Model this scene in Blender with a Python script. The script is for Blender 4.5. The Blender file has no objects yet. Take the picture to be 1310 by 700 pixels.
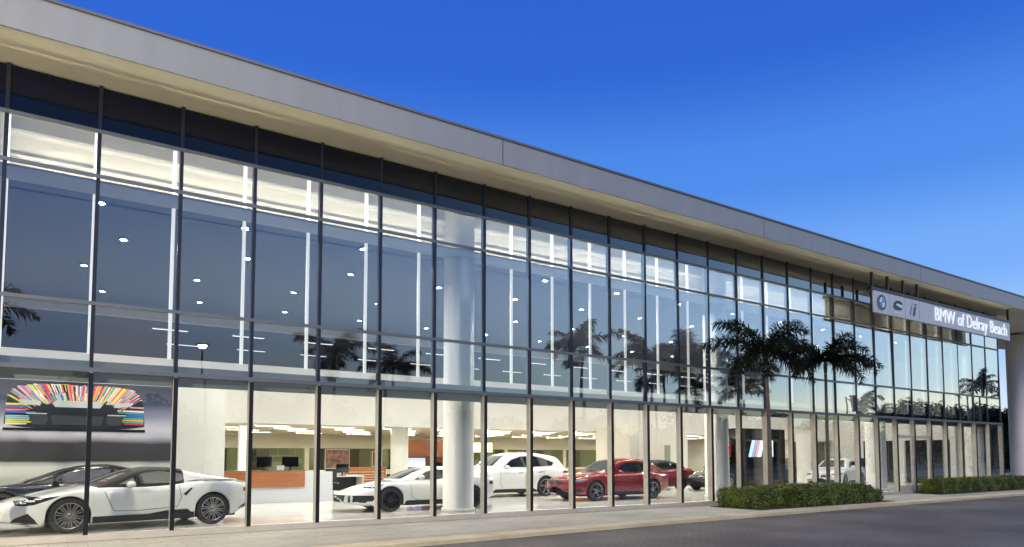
import bpy, bmesh, math, random
from mathutils import Vector, Matrix
from mathutils.bvhtree import BVHTree
PI = math.pi; R = math.radians
S = bpy.context.scene; C = S.collection
random.seed(7)

# ------------------------------------------------------------------ helpers
class MB:
    def __init__(s): s.v = []; s.f = []; s.m = []
    def add(s, vs, fs, mi=0):
        n = len(s.v); s.v += [tuple(p) for p in vs]
        s.f += [tuple(i + n for i in f) for f in fs]; s.m += [mi] * len(fs); return s
    def box(s, x0, x1, y0, y1, z0, z1, mi=0):
        return s.add([(x0,y0,z0),(x1,y0,z0),(x1,y1,z0),(x0,y1,z0),(x0,y0,z1),(x1,y0,z1),(x1,y1,z1),(x0,y1,z1)],
                     [(0,3,2,1),(4,5,6,7),(0,1,5,4),(1,2,6,5),(2,3,7,6),(3,0,4,7)], mi)
    def tube(s, pts, rad, n=8, mi=0, cap=True):
        pts = [Vector(p) for p in pts]; vs = []; fs = []
        for i, p in enumerate(pts):
            t = (pts[min(i+1, len(pts)-1)] - pts[max(i-1, 0)]).normalized()
            a = t.cross(Vector((0,0,1)));
            if a.length < 1e-3: a = t.cross(Vector((1,0,0)))
            a.normalize(); b = t.cross(a)
            r = rad[i] if isinstance(rad, (list, tuple)) else rad
            for k in range(n):
                an = 2*PI*k/n; vs.append(p + a*math.cos(an)*r + b*math.sin(an)*r)
        for i in range(len(pts)-1):
            for k in range(n):
                fs.append((i*n+k, i*n+(k+1)%n, (i+1)*n+(k+1)%n, (i+1)*n+k))
        if cap: fs += [tuple(range(n))[::-1], tuple(range((len(pts)-1)*n, len(pts)*n))]
        return s.add(vs, fs, mi)
    def lathe(s, prof, n=32, axis='z', mi=0, c=(0,0,0)):
        vs = []; fs = []; m = len(prof)
        for k in range(n):
            a = 2*PI*k/n
            for r, h in prof:
                if axis == 'z': q = (r*math.cos(a), r*math.sin(a), h)
                else: q = (r*math.cos(a), h, r*math.sin(a))
                vs.append((q[0]+c[0], q[1]+c[1], q[2]+c[2]))
        for k in range(n):
            k2 = (k+1) % n
            for j in range(m-1): fs.append((k*m+j, k*m+j+1, k2*m+j+1, k2*m+j))
        return s.add(vs, fs, mi)
    def build(s, name, mats, parent=None, smooth=False, bevel=0):
        me = bpy.data.meshes.new(name); me.from_pydata(s.v, [], s.f)
        if not isinstance(mats, (list, tuple)): mats = [mats]
        for m in mats: me.materials.append(m)
        if len(mats) > 1: me.polygons.foreach_set('material_index', s.m)
        me.update()
        if smooth:
            me.polygons.foreach_set('use_smooth', [True]*len(me.polygons))
        o = bpy.data.objects.new(name, me); C.objects.link(o)
        if parent: o.parent = parent
        if bevel:
            b = o.modifiers.new('b', 'BEVEL'); b.width = bevel; b.segments = 2; b.limit_method = 'ANGLE'
        return o
def tag(o, label=None, cat=None, group=None, kind=None):
    if label: o['label'] = label
    if cat: o['category'] = cat
    if group: o['group'] = group
    if kind: o['kind'] = kind
    return o
def thing(name, label, cat, loc=(0,0,0), rz=0, group=None):
    o = bpy.data.objects.new(name, None); C.objects.link(o); o.location = loc; o.rotation_euler = (0,0,rz)
    return tag(o, label, cat, group)
def copy_tree(o, parent=None):
    c = o.copy(); C.objects.link(c)
    if parent: c.parent = parent
    for ch in list(o.children): copy_tree(ch, c)
    return c
def interp(pts, x):
    if x <= pts[0][0]: return pts[0][1]
    if x >= pts[-1][0]: return pts[-1][1]
    n = len(pts)
    for i in range(n-1):
        if x <= pts[i+1][0]: break
    def slope(k):
        if k == 0: return (pts[1][1]-pts[0][1])/(pts[1][0]-pts[0][0])
        if k == n-1: return (pts[-1][1]-pts[-2][1])/(pts[-1][0]-pts[-2][0])
        a = (pts[k][1]-pts[k-1][1])/(pts[k][0]-pts[k-1][0]); b = (pts[k+1][1]-pts[k][1])/(pts[k+1][0]-pts[k][0])
        return 0 if a*b <= 0 else 2*a*b/(a+b)
    h = pts[i+1][0]-pts[i][0]; t = (x-pts[i][0])/h
    return (2*t**3-3*t*t+1)*pts[i][1] + (t**3-2*t*t+t)*h*slope(i) + (-2*t**3+3*t*t)*pts[i+1][1] + (t**3-t*t)*h*slope(i+1)

# ------------------------------------------------------------------ materials
def nt(name):
    m = bpy.data.materials.new(name); m.use_nodes = True; t = m.node_tree
    return m, t, t.nodes['Principled BSDF']
def mat(name, col, rough=.5, metal=0, noise=.0, scale=5, coat=0, bump=0, bscale=40, spec=.5, emit=None, es=0, col2=None, stretch=None):
    m, t, b = nt(name)
    b.inputs['Roughness'].default_value = rough; b.inputs['Metallic'].default_value = metal
    b.inputs['Specular IOR Level'].default_value = spec
    b.inputs['Coat Weight'].default_value = coat; b.inputs['Coat Roughness'].default_value = .03
    b.inputs['Base Color'].default_value = (*col, 1)
    tc = t.nodes.new('ShaderNodeTexCoord'); src = tc.outputs['Object']
    if stretch:
        mp = t.nodes.new('ShaderNodeMapping'); mp.inputs['Scale'].default_value = stretch
        t.links.new(src, mp.inputs[0]); src = mp.outputs[0]
    if noise or col2:
        n = t.nodes.new('ShaderNodeTexNoise'); n.inputs['Scale'].default_value = scale; n.inputs['Detail'].default_value = 6
        t.links.new(src, n.inputs['Vector'])
        r = t.nodes.new('ShaderNodeValToRGB'); r.color_ramp.elements[0].position = .3; r.color_ramp.elements[1].position = .7
        c2 = col2 or tuple(c*(1+noise) for c in col)
        r.color_ramp.elements[0].color = (*[c*(1-noise) for c in col], 1); r.color_ramp.elements[1].color = (*c2, 1)
        t.links.new(n.outputs[0], r.inputs[0]); t.links.new(r.outputs[0], b.inputs['Base Color'])
    if bump:
        n2 = t.nodes.new('ShaderNodeTexNoise'); n2.inputs['Scale'].default_value = bscale; n2.inputs['Detail'].default_value = 4
        t.links.new(src, n2.inputs['Vector'])
        bp = t.nodes.new('ShaderNodeBump'); bp.inputs['Strength'].default_value = bump; bp.inputs['Distance'].default_value = .02
        t.links.new(n2.outputs[0], bp.inputs['Height']); t.links.new(bp.outputs[0], b.inputs['Normal'])
    if emit:
        b.inputs['Emission Color'].default_value = (*emit, 1); b.inputs['Emission Strength'].default_value = es
    return m
def glass(name, base=.07, gain=.8, power=2.5, tint=(.80,.86,.90), wav=.0, opaque=None):
    m = bpy.data.materials.new(name); m.use_nodes = True; t = m.node_tree; t.nodes.clear(); N = t.nodes.new; L = t.links.new
    out = N('ShaderNodeOutputMaterial'); mix = N('ShaderNodeMixShader'); tr = N('ShaderNodeBsdfTransparent'); gl = N('ShaderNodeBsdfGlossy')
    tr.inputs[0].default_value = (*tint, 1); gl.inputs['Roughness'].default_value = 0.0; gl.inputs[0].default_value = (.93,.96,1,1)
    lw = N('ShaderNodeLayerWeight'); lw.inputs[0].default_value = .5
    p = N('ShaderNodeMath'); p.operation = 'POWER'; p.inputs[1].default_value = power
    q = N('ShaderNodeMath'); q.operation = 'MULTIPLY_ADD'; q.inputs[1].default_value = gain; q.inputs[2].default_value = base; q.use_clamp = True
    L(lw.outputs['Facing'], p.inputs[0]); L(p.outputs[0], q.inputs[0]); L(q.outputs[0], mix.inputs[0])
    L(tr.outputs[0], mix.inputs[1]); L(gl.outputs[0], mix.inputs[2]); L(mix.outputs[0], out.inputs[0])
    if opaque:
        df = N('ShaderNodeBsdfDiffuse'); df.inputs[0].default_value = (*opaque, 1); L(df.outputs[0], mix.inputs[1])
    if wav:
        tc = N('ShaderNodeTexCoord'); n = N('ShaderNodeTexNoise'); n.inputs['Scale'].default_value = .55; n.inputs['Detail'].default_value = 1.5
        L(tc.outputs['Object'], n.inputs['Vector']); bp = N('ShaderNodeBump'); bp.inputs['Strength'].default_value = wav; bp.inputs['Distance'].default_value = .02
        L(n.outputs[0], bp.inputs['Height']); L(bp.outputs[0], gl.inputs['Normal'])
    return m
M = {}
M['glass'] = glass('facade_glass', .10, 1.7, 1.85, (.86,.90,.93), .2)
M['lglass'] = glass('storefront_glass', .035, 1.15, 2.7, (.93,.95,.94), .12)
M['cglass'] = glass('clear_glass', .04, .5, 3, (.9,.95,.93))
M['oglass'] = glass('office_glass', .05, .5, 3, (.70,.72,.62))
M['spandrel'] = glass('spandrel_glass', .02, 1.5, 2.1, (.8,.87,.93), .14, opaque=(.003,.005,.016))
M['alu'] = mat('aluminium', (.60,.56,.48), .4, .25, .08, 3)
M['rail'] = mat('transom_aluminium', (.15,.17,.20), .4, .4, .08, 3)
M['navy'] = mat('navy_mullion', (.014,.019,.040), .4, .2)
M['cap'] = mat('dark_cap', (.012,.013,.018), .35, .2)
M['fascia'] = mat('fascia_panel', (.31,.335,.36), .45, .1, .045, .9, bump=.03, bscale=2, stretch=(3,1,.35))
M['soffit'] = mat('soffit_stucco', (.80,.76,.63), .85, 0, .05, .8, bump=.15, bscale=90)
M['trim'] = mat('roof_trim', (.16,.16,.18), .4, .5)
M['white'] = mat('white_wall_paint', (.74,.72,.67), .7, 0, .03, .8)
M['column'] = mat('column_paint', (.80,.77,.71), .45, 0, .03, 1.5)
M['cream'] = mat('cream_wall_paint', (.76,.72,.62), .7, 0, .05, .7)
M['tan'] = mat('tan_ceiling', (.66,.58,.44), .8, 0, .06, .8)
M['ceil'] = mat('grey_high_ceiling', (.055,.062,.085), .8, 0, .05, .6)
M['shelf'] = mat('light_shelf', (.28,.30,.34), .6)
M['darkwall'] = mat('dark_wall', (.05,.055,.06), .6, 0, .2, .7)
M['olive'] = mat('olive_wall', (.26,.27,.19), .6, 0, .12, .6)
M['wood'] = mat('orange_wood_veneer', (.30,.095,.03), .35, 0, .0, 2, coat=.2, col2=(.40,.15,.055), stretch=(.6,1,9))
M['brownwood'] = mat('brown_wood_veneer', (.13,.038,.014), .4, 0, .0, 2, col2=(.20,.065,.025), stretch=(.6,1,9))
M['black'] = mat('black_plastic', (.010,.010,.012), .35)
M['blackgloss'] = mat('black_gloss', (.006,.006,.008), .06, coat=.5)
M['desk'] = mat('white_laminate', (.72,.73,.76), .25)
M['concrete'] = mat('kerb_concrete', (.72,.62,.38), .85, 0, .18, 1.3, bump=.3, bscale=60)
M['bark'] = mat('palm_bark', (.15,.125,.10), .85, 0, .25, 3, bump=.5, bscale=14, stretch=(1,1,6))
M['shaft'] = mat('palm_crownshaft', (.05,.075,.025), .5, 0, .2, 3)
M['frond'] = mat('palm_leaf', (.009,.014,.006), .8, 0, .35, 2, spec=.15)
M['hedge'] = mat('hedge_leaf', (.11,.165,.02), .5, 0, .5, 2.2, col2=(.20,.25,.03))
M['hedgecore'] = mat('hedge_twigs', (.02,.022,.01), .9)
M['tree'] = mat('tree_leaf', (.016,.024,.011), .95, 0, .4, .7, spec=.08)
M['tyre'] = mat('tyre_rubber', (.012,.012,.013), .7)
M['well'] = mat('underbody_black', (.008,.008,.009), .8)
M['rimsilver'] = mat('rim_alloy', (.38,.38,.40), .25, .9)
M['rimdark'] = mat('rim_dark', (.035,.035,.04), .25, .8)
M['autoglass'] = mat('tinted_car_glass', (.012,.014,.016), .03, coat=.3, spec=.7)
M['autoglasslight'] = mat('reflecting_windscreen', (.09,.10,.10), .04, coat=.5, spec=.9)
M['lamp'] = mat('headlamp_lens', (.22,.24,.27), .08, .3, coat=1)
M['lampdark'] = mat('smoked_lamp', (.012,.013,.016), .22, .0, coat=.25)
M['redlamp'] = mat('tail_lamp', (.22,.012,.01), .1, coat=1)
M['chrome'] = mat('chrome', (.6,.6,.62), .12, 1)
M['pw'] = mat('white_car_paint', (.84,.84,.82), .28, 0, coat=1)
M['pr'] = mat('red_car_paint', (.24,.006,.008), .25, .25, coat=1)
M['pdr'] = mat('dark_red_car_paint', (.19,.008,.018), .25, .3, coat=1)
M['pk'] = mat('black_car_paint', (.007,.007,.009), .18, .1, coat=1)
M['pg'] = mat('grey_car_paint', (.70,.71,.70), .28, .1, coat=1)
M['pn'] = mat('navy_car_paint', (.010,.014,.028), .2, .2, coat=1)
M['softtop'] = mat('black_canvas_top', (.012,.012,.012), .75)
def emis(name, col, s):
    return mat(name, (.8,.8,.8), .5, emit=col, es=s)
M['L_down'] = emis('downlight_glow', (1,.95,.86), 2100)
M['L_lin'] = emis('linear_light_glow', (1,.92,.74), 125)
M['L_up'] = emis('upper_linear_glow', (1,.93,.82), 3.5)
M['L_strip'] = emis('vertical_strip_glow', (1,.93,.80), .82)  # lit look of the white fins, given as emission
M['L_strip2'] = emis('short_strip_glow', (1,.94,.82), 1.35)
M['L_cove'] = emis('cove_glow', (1,.86,.60), 50)
M['L_box'] = emis('yellow_lightbox_glow', (1,.90,.45), 2.2)
M['L_panel'] = emis('cream_panel_glow', (1,.86,.58), .75)
M['L_screen'] = emis('blue_screen_glow', (.30,.42,.95), 1.2)
M['L_street'] = emis('street_lamp_glow', (1,.95,.75), 260)
M['L_exit'] = emis('exit_sign_glow', (.06,.75,.22), .9)

# ground materials
def paver(name, c1, c2, mortar, scale, bw, bh, rough=.8, rot=0, msize=.012, cont=.25, spec=.35):
    m, t, b = nt(name); N = t.nodes.new; L = t.links.new
    tc = N('ShaderNodeTexCoord'); mp = N('ShaderNodeMapping'); mp.inputs['Scale'].default_value = (scale,)*3; mp.inputs['Rotation'].default_value = (0,0,rot)
    br = N('ShaderNodeTexBrick'); br.inputs['Scale'].default_value = 1; br.inputs['Brick Width'].default_value = bw; br.inputs['Row Height'].default_value = bh
    br.inputs['Mortar Size'].default_value = msize; br.inputs['Color1'].default_value = (*c1,1); br.inputs['Color2'].default_value = (*c2,1); br.inputs['Mortar'].default_value = (*mortar,1)
    L(tc.outputs['Object'], mp.inputs[0]); L(mp.outputs[0], br.inputs['Vector'])
    n = N('ShaderNodeTexNoise'); n.inputs['Scale'].default_value = .35; n.inputs['Detail'].default_value = 8; L(tc.outputs['Object'], n.inputs['Vector'])
    r = N('ShaderNodeMapRange'); r.inputs['From Min'].default_value = .3; r.inputs['From Max'].default_value = .7; r.inputs['To Min'].default_value = 1-cont; r.inputs['To Max'].default_value = 1+cont
    L(n.outputs[0], r.inputs[0]); mx = N('ShaderNodeMix'); mx.data_type = 'RGBA'; mx.blend_type = 'MULTIPLY'; mx.inputs[0].default_value = 1
    L(br.outputs['Color'], mx.inputs[6]); L(r.outputs[0], mx.inputs[7]); L(mx.outputs[2], b.inputs['Base Color'])
    b.inputs['Roughness'].default_value = rough; b.inputs['Specular IOR Level'].default_value = spec
    bp = N('ShaderNodeBump'); bp.inputs['Strength'].default_value = .5; bp.inputs['Distance'].default_value = .006; bp.invert = True
    L(br.outputs['Fac'], bp.inputs['Height']); L(bp.outputs[0], b.inputs['Normal'])
    return m
M['road'] = paver('drive_pavers', (.165,.147,.115), (.182,.161,.127), (.115,.103,.082), 1, .22, .11, .75, R(4), .010, .34)
M['walk'] = paver('walkway_pavers', (.44,.42,.33), (.51,.48,.38), (.30,.28,.22), 1, .6, .3, .85, 0, .008, .18)
M['tiles'] = paver('glossy_floor_tiles', (.66,.65,.61), (.70,.69,.65), (.45,.44,.42), 1, 1.2, 1.2, .13, 0, .004, .05, .6)
M['grass'] = mat('lawn', (.05,.07,.025), .9, 0, .3, .5, bump=.5, bscale=30)

# ------------------------------------------------------------------ camera
FOCAL = 900.; TH = R(3.55); H0 = 1.52; DIST = 16.1
cam = bpy.data.cameras.new('camera'); camo = bpy.data.objects.new('camera', cam); C.objects.link(camo)
PHI = R(55.7627)
camo.location = (0, -DIST, H0); camo.rotation_euler = (PI/2 + TH, 0, PHI - PI/2)
cam.sensor_width = 36; cam.lens = 36*FOCAL/1310; cam.shift_y = .136004; cam.clip_start = .1; cam.clip_end = 2000
S.camera = camo

# ------------------------------------------------------------------ ground
ZW, ZR = -.12, -.20
MB().box(-400, 700, -420, 420, -1.2, ZR-.02).build('ground', M['grass']); tag(bpy.data.objects['ground'], kind='structure')
kerb_pts = [(-60,-4.35),(4,-4.0),(13,-3.5),(22,-3.25),(36,-3.0),(120,-2.6)]
def strip(a, b, z0, z1):
    mb = MB()
    for (xa, ya0, ya1), (xb, yb0, yb1) in zip([(p[0],p[1],q[1]) for p, q in zip(a,b)], [(p[0],p[1],q[1]) for p, q in zip(a[1:],b[1:])]):
        mb.add([(xa,ya0,z0),(xb,yb0,z0),(xb,yb1,z0),(xa,ya1,z0),(xa,ya0,z1),(xb,yb0,z1),(xb,yb1,z1),(xa,ya1,z1)],
               [(0,3,2,1),(4,5,6,7),(0,1,5,4),(2,3,7,6)])
    return mb
o = strip([(x,-20.5) for x,_ in kerb_pts], kerb_pts, -.6, ZR).build('driveway', M['road']); tag(o, kind='structure')
kin = [(x, y+.62) for x, y in kerb_pts]
o = strip(kerb_pts, kin, -.5, ZW).build('kerb', M['concrete']); tag(o, kind='structure')
o = strip(kin, [(x, 8 if x > 41 else -.02) for x, _ in kerb_pts][:4] + [(36,-.02),(120,-.02)], -.5, ZW-.004).build('walkway', M['walk']); tag(o, kind='structure')
o = MB().box(42.3, 120, 0, 14, -.5, ZW-.008).build('side_path', M['walk']); tag(o, kind='structure')
o = MB().box(-60, 300, -34, -27, -.6, ZR+.004).build('road', mat('asphalt', (.05,.05,.052), .8, 0, .2, .4, bump=.3, bscale=80)); tag(o, kind='structure')
o = MB().box(-14, 42, .17, 34, -.5, 0).build('showroom_floor', M['tiles']); tag(o, kind='structure')

# ------------------------------------------------------------------ building
B = thing('showroom_building', 'long glass fronted dealership building with a flat overhanging roof', 'building')
SX = [.90 + 1.523*k for k in range(-9, 28)]; XL, XR = SX[0], SX[-1]
def bpart(name, m, *boxes, bevel=0, parent=B):
    mb = MB()
    for b in boxes: mb.box(*b)
    return mb.build(name, m, parent, bevel=bevel)
Zt = [.0, 3.22, 4.55, 7.13, 8.05, 9.0]
names = ['lower_pane', 'middle_pane', 'upper_pane', 'clerestory_pane', 'spandrel_pane']
random.seed(3)
for i in range(len(SX)-1):
    x0, x1 = SX[i]+.03, SX[i+1]-.03
    w = bpart('window', M['alu'], (x0, x1, .012, .03, 3.20, 3.24), parent=B)  # slim gasket bar carrying the bay
    for j, nme in enumerate(names):
        mb = MB(); th = .012
        za, zb = Zt[j]+.03, Zt[j+1]-.03
        mb.box(0, x1-x0, -th/2, th/2, 0, zb-za)
        p = mb.build(nme, M['spandrel'] if j == 4 else M['lglass'] if j == 0 else M['glass'], w)
        p.location = (x0, 0, za); p.rotation_euler = (random.gauss(0, .005), 0, random.gauss(0, .006))
for i, x in enumerate(SX):
    m = bpart('mullion', M['alu'], (x-.032, x+.032, -.085, .12, .0, 3.22), parent=B)
    bpart('upper_mullion', M['navy'], (x-.034, x+.034, -.035, -.007, 3.221, 9.0), (x-.032, x+.032, -.007, .12, 3.221, 8.05), parent=B)
    bpart('mullion_cap', M['cap'], (x-.042, x+.042, -.11, -.0855, -.0, 3.16), parent=m)
for j, z in enumerate(Zt[1:-1]):
    hh = .036 if z > 3.5 else .042
    bpart('transom', M['rail'], (XL, XR, -.10 if z < 3.5 else -.055, -.020, z-hh, z+hh))
bpart('base_sill', M['alu'], (XL, XR, -.10, .165, -.118, .012))
# roof
bpart('roof_soffit', M['soffit'], (-16, 56, -1.39, 5, 9.0, 9.06))
roof = bpart('roof', M['trim'], (-16, 56, -1.36, 30, 9.06, 9.60))
fx = [-16, -1.0, 9.71, 20.42, 31.13, 41.84, 56]
for a, b in zip(fx, fx[1:]):
    bpart('fascia_panel', M['fascia'], (a+.012, b-.012, -1.42, -1.365, 8.985, 9.64), parent=roof)
bpart('roof_edge_trim', M['trim'], (-16, 56, -1.45, -1.30, 9.645, 9.70), parent=roof)
bpart('back_wall', M['cream'], (-14, 42, 34, 34.3, 0, 9.0))
bpart('end_wall', M['darkwall'], (-14.2, -14, .2, 34, 0, 9.0)); 
bpart('end_wall', M['white'], (42.0, 42.2, 2.2, 34.3, 2.45, 9.0), (42.0, 42.2, 2.2, 2.5, 0, 2.45), (42.0, 42.2, 5.0, 5.3, 0, 2.45), (42.0, 42.2, 8.0, 34.3, 0, 2.45))
bpart('end_opening', M['darkwall'], (43.4, 43.5, 2.2, 8.2, 0, 2.6))
bpart('corner_glazing', M['glass'], (42.06, 42.075, .05, 2.15, 0, 8.05))
for z in Zt[1:-1]: bpart('corner_transom', M['rail'], (42.04, 42.10, .13, 2.15, z-.05, z+.05))
# interior shell
bpart('light_shelf', M['shelf'], (-14, 41.99, .14, .95, 7.06, 7.11))
bpart('head_beam', mat('beam_paint', (.20,.24,.25), .5), (-14, 41.99, .14, .20, 2.99, 3.42))
bpart('clerestory_bulkhead', M['white'], (-14, 41.99, 1.55, 1.65, 7.11, 8.74), (-14, 41.99, 1.38, 1.545, 7.70, 7.76), (-14, 41.99, 1.30, 1.545, 8.20, 8.26))
bpart('clerestory_ceiling', M['cream'], (-14, 41.99, .13, 1.65, 8.745, 8.80), (-14, 41.99, .12, .13, 8.06, 8.74))
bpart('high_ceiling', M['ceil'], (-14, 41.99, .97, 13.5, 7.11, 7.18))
bpart('ceiling_cove', M['white'], (-14, 41.99, 13.5, 13.7, 6.72, 7.18))
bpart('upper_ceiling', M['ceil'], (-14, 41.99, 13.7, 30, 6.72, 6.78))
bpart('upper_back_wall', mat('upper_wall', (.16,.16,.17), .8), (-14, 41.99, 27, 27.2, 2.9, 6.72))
bpart('mezzanine', [M['white']], (-14, 41.99, 11, 11.25, 2.76, 4.95), (-14, 41.99, 11.25, 27, 2.82, 3.3))
bpart('mezzanine_ceiling', M['tan'], (-14, 41.99, 11.25, 33.9, 2.76, 2.815))
bpart('rear_partition', M['cream'], (-14, 41.99, 23, 23.2, 1.98, 2.755), (-14, 41.99, 23, 23.2, 0, .75), *[(x, x+.25, 23, 23.2, .75, 1.98) for x in (5, 9.2, 12.6, 17, 21.4, 26, 31, 36)])
bpart('rear_partition_glass', M['oglass'], (-14, 41.99, 23.08, 23.1, .75, 1.98))
bpart('rear_office_wall', M['olive'], (-14, 41.99, 26, 26.2, 0, 2.75))
rng = random.Random(5)
for x in [3, 8.1, 10.4, 14.2, 16.0, 19.0, 23.5, 27.2, 30.4, 34]:
    bpart('dark_doorway', M['darkwall'], (x, x+rng.uniform(.6,1.1), 25.9, 25.99, 0, 1.95))
# left display wall
bpart('display_wall', M['white'], (-14, 4.79, 6.35, 6.6, 0, 3.62))
# right interior walls
bpart('side_room_wall', M['cream'], (23.5, 24.0, 8.5, 10.9, 0, 3.0), (26, 29, 9.8, 10.0, 0, 2.76), (24.0, 26.0, 9.8, 10.0, 2.2, 2.76))
bpart('entrance_lobby_wall', mat('lobby_wall',(.10,.095,.075),.5,0,.2,.8), (38.5, 41.9, 9.6, 9.8, 0, 2.4))
for x in (38.4, 39.9, 41.4): bpart('lobby_door_frame', M['white'], (x, x+.12, 9.45, 9.6, 0, 2.5))
bpart('lobby_bulkhead', M['white'], (36.0, 41.98, 9.4, 9.9, 2.5, 3.1))
for x in (-1.1, 9.83, 20.7, 31.55, 41.2):
    mb = MB(); mb.lathe([(.0,0),(.47,0),(.47,.10),(.43,.105),(.43,8.74),(0,8.74)], 40, c=(x, 1.0 if x < 41 else .95, 0)); 
    mb.build('interior_column', M['column'], B, smooth=False)
for p in [o for o in bpy.data.objects if o.name.startswith('interior_column')]:
    for f in p.data.polygons: f.use_smooth = abs(f.normal.z) < .5
for x, y in ((13.2, 12), (24.5, 9.0), (35.2, 7.0), (39.5, 10)):
    mb = MB().lathe([(0,0),(.38,0),(.38,2.76),(0,2.76)], 32, c=(x, y, 0)); mb.build('interior_column', M['column'], B)
mb = MB().lathe([(.0,0),(.56,0),(.56,.3),(.50,.32),(.50,9.0),(0,9.0)], 40, c=(49.35, 1.85, ZW)); oo = mb.build('outdoor_column', M['column'], B)
for f in oo.data.polygons: f.use_smooth = abs(f.normal.z) < .5
# entrance doors
for x0 in (31.36+1.523*0, 31.36+1.523*1):
    x1 = x0+1.523
    d = bpart('entrance_door', M['alu'], (x0+.04, x0+.15, -.05, .03, .02, 2.45), (x1-.15, x1-.04, -.05, .03, .02, 2.45), (x0+.15, x1-.15, -.05, .03, 2.33, 2.45), (x0+.15, x1-.15, -.05, .03, .02, .24))
    mb = MB().tube([(x1-.22,-.13,.9),(x1-.22,-.13,1.4)], .016); mb.build('handle', M['chrome'], d)

# ---- white vertical fins; emission stands in for the lamp light on them
st0 = None
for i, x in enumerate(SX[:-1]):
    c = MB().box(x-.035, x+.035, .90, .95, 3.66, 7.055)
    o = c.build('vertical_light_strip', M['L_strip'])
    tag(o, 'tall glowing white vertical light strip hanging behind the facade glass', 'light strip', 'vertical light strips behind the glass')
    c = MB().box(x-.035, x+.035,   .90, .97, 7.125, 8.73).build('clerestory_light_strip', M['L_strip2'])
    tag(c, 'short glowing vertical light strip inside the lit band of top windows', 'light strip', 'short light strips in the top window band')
o = MB().box(-14, 41.9, .62, .70, 7.115, 7.17).build('cove_light', M['L_cove']); tag(o, 'long warm light hidden on the shelf behind the top band of windows', 'cove light')
# ---- downlights
def fixture(name, label, group, cat, w, d, m, loc, frame=.03, disc=False):
    t = thing(name, label, cat, loc, 0, group)
    if disc:
        MB().lathe([(w+frame,0),(w+frame,-.045),(w,-.045),(w,0)], 20).build('trim_ring', M['cap'], t)
        MB().lathe([(0,-.008),(w,-.008)], 20).build('diffuser', m, t)
    else:
        MB().box(-w/2,w/2,-d/2,d/2,-.03,-.004).build('diffuser', m, t)
        MB().box(-w/2-frame,w/2+frame,-d/2-frame,-d/2,-.035,0).box(-w/2-frame,w/2+frame,d/2,d/2+frame,-.035,0).build('housing', M['desk'], t)
    return t
proto = None
for yy in (1.5, 4.2, 7.6, 11.0):  # nearest row added to light the glass-facing car sides
    for k in range(15):
        x = -2 + 3.05*k + (.7 if yy in (4.2, 11.0) else 0)
        if x > 41: continue
        if proto is None: proto = fixture('recessed_downlight', 'small round downlight recessed in the high grey showroom ceiling', 'downlights in the high showroom ceiling', 'downlight', .085, 0, M['L_down'], (x,yy,7.11), disc=True)
        else: q = copy_tree(proto); q.location = (x,yy,7.11)
proto = None
for r_, yy in enumerate((12.4, 14.6, 17.2, 20.2, 24.6)):  # rearmost row added to brighten the office wall
    for k in range(17):
        x = 2.5 + 2.7*k + (1.35 if r_ % 2 else 0)
        if x > 41: continue
        if proto is None: proto = fixture('ceiling_light', 'slim linear light set in the tan ceiling under the mezzanine', 'linear lights under the mezzanine', 'ceiling light', 1.3, .10, M['L_lin'], (x,yy,2.76))
        else: q = copy_tree(proto); q.location = (x,yy,2.76)
proto = None
for r_, yy in enumerate((15.4, 19.4)):
    for k in range(14):
        x = 4.5 + 3.1*k + (1.1 if r_ % 2 else 0)
        if x > 41: continue
        if proto is None: proto = fixture('upper_ceiling_light', 'slim linear light in the dark ceiling of the upper floor', 'linear lights on the upper floor ceiling', 'ceiling light', 1.3, .12, M['L_up'], (x,yy,6.72))
        else: q = copy_tree(proto); q.location = (x,yy,6.72)

# ------------------------------------------------------------------ cars
def patch(bvh, poly, mode, off=.004, grid=.045):
    bm = bmesh.new(); vs = [bm.verts.new((u, w, 0)) for u, w in poly]; bm.faces.new(vs)
    us = [p[0] for p in poly]; ws = [p[1] for p in poly]
    for ax, lo, hi in ((0, min(us), max(us)), (1, min(ws), max(ws))):
        n = int((hi-lo)/grid)
        for k in range(1, n+1):
            c = lo + (hi-lo)*k/(n+1); co = [0,0,0]; co[ax] = c; no = [0,0,0]; no[ax] = 1
            bmesh.ops.bisect_plane(bm, geom=bm.verts[:]+bm.edges[:]+bm.faces[:], plane_co=co, plane_no=no)
    bm.normal_update()
    out = []
    for v in bm.verts:
        u, w = v.co.x, v.co.y
        if mode == 'R': o_, d = Vector((u, -3, w)), Vector((0,1,0))
        elif mode == 'L': o_, d = Vector((u, 3, w)), Vector((0,-1,0))
        elif mode == 'F': o_, d = Vector((-5, u, w)), Vector((1,0,0))
        elif mode == 'B': o_, d = Vector((9, u, w)), Vector((-1,0,0))
        else: o_, d = Vector((u, w, 5)), Vector((0,0,-1))
        h, n, _, _ = bvh.ray_cast(o_, d)
        if h is None:
            h, n, _, _ = bvh.find_nearest(o_ + d*(3 if mode in 'RL' else 5))
        if n.dot(d) > 0: n = -n
        out.append(h + (n*.6 - d*.6).normalized()*off)
    for v, p in zip(bm.verts, out): v.co = p
    mb = MB(); bm.verts.index_update(); mb.add([v.co[:] for v in bm.verts], [[v.index for v in f.verts] for f in bm.faces]); bm.free()
    return mb
def line_poly(pts, w=.012):
    a = []; b = []
    for i, p in enumerate(pts):
        q0 = Vector(pts[max(i-1,0)]); q1 = Vector(pts[min(i+1,len(pts)-1)]); t = (q1-q0).normalized(); n = Vector((-t.y, t.x))*w/2
        a.append(tuple(Vector(p)+n)); b.append(tuple(Vector(p)-n))
    return a + b[::-1]
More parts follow.
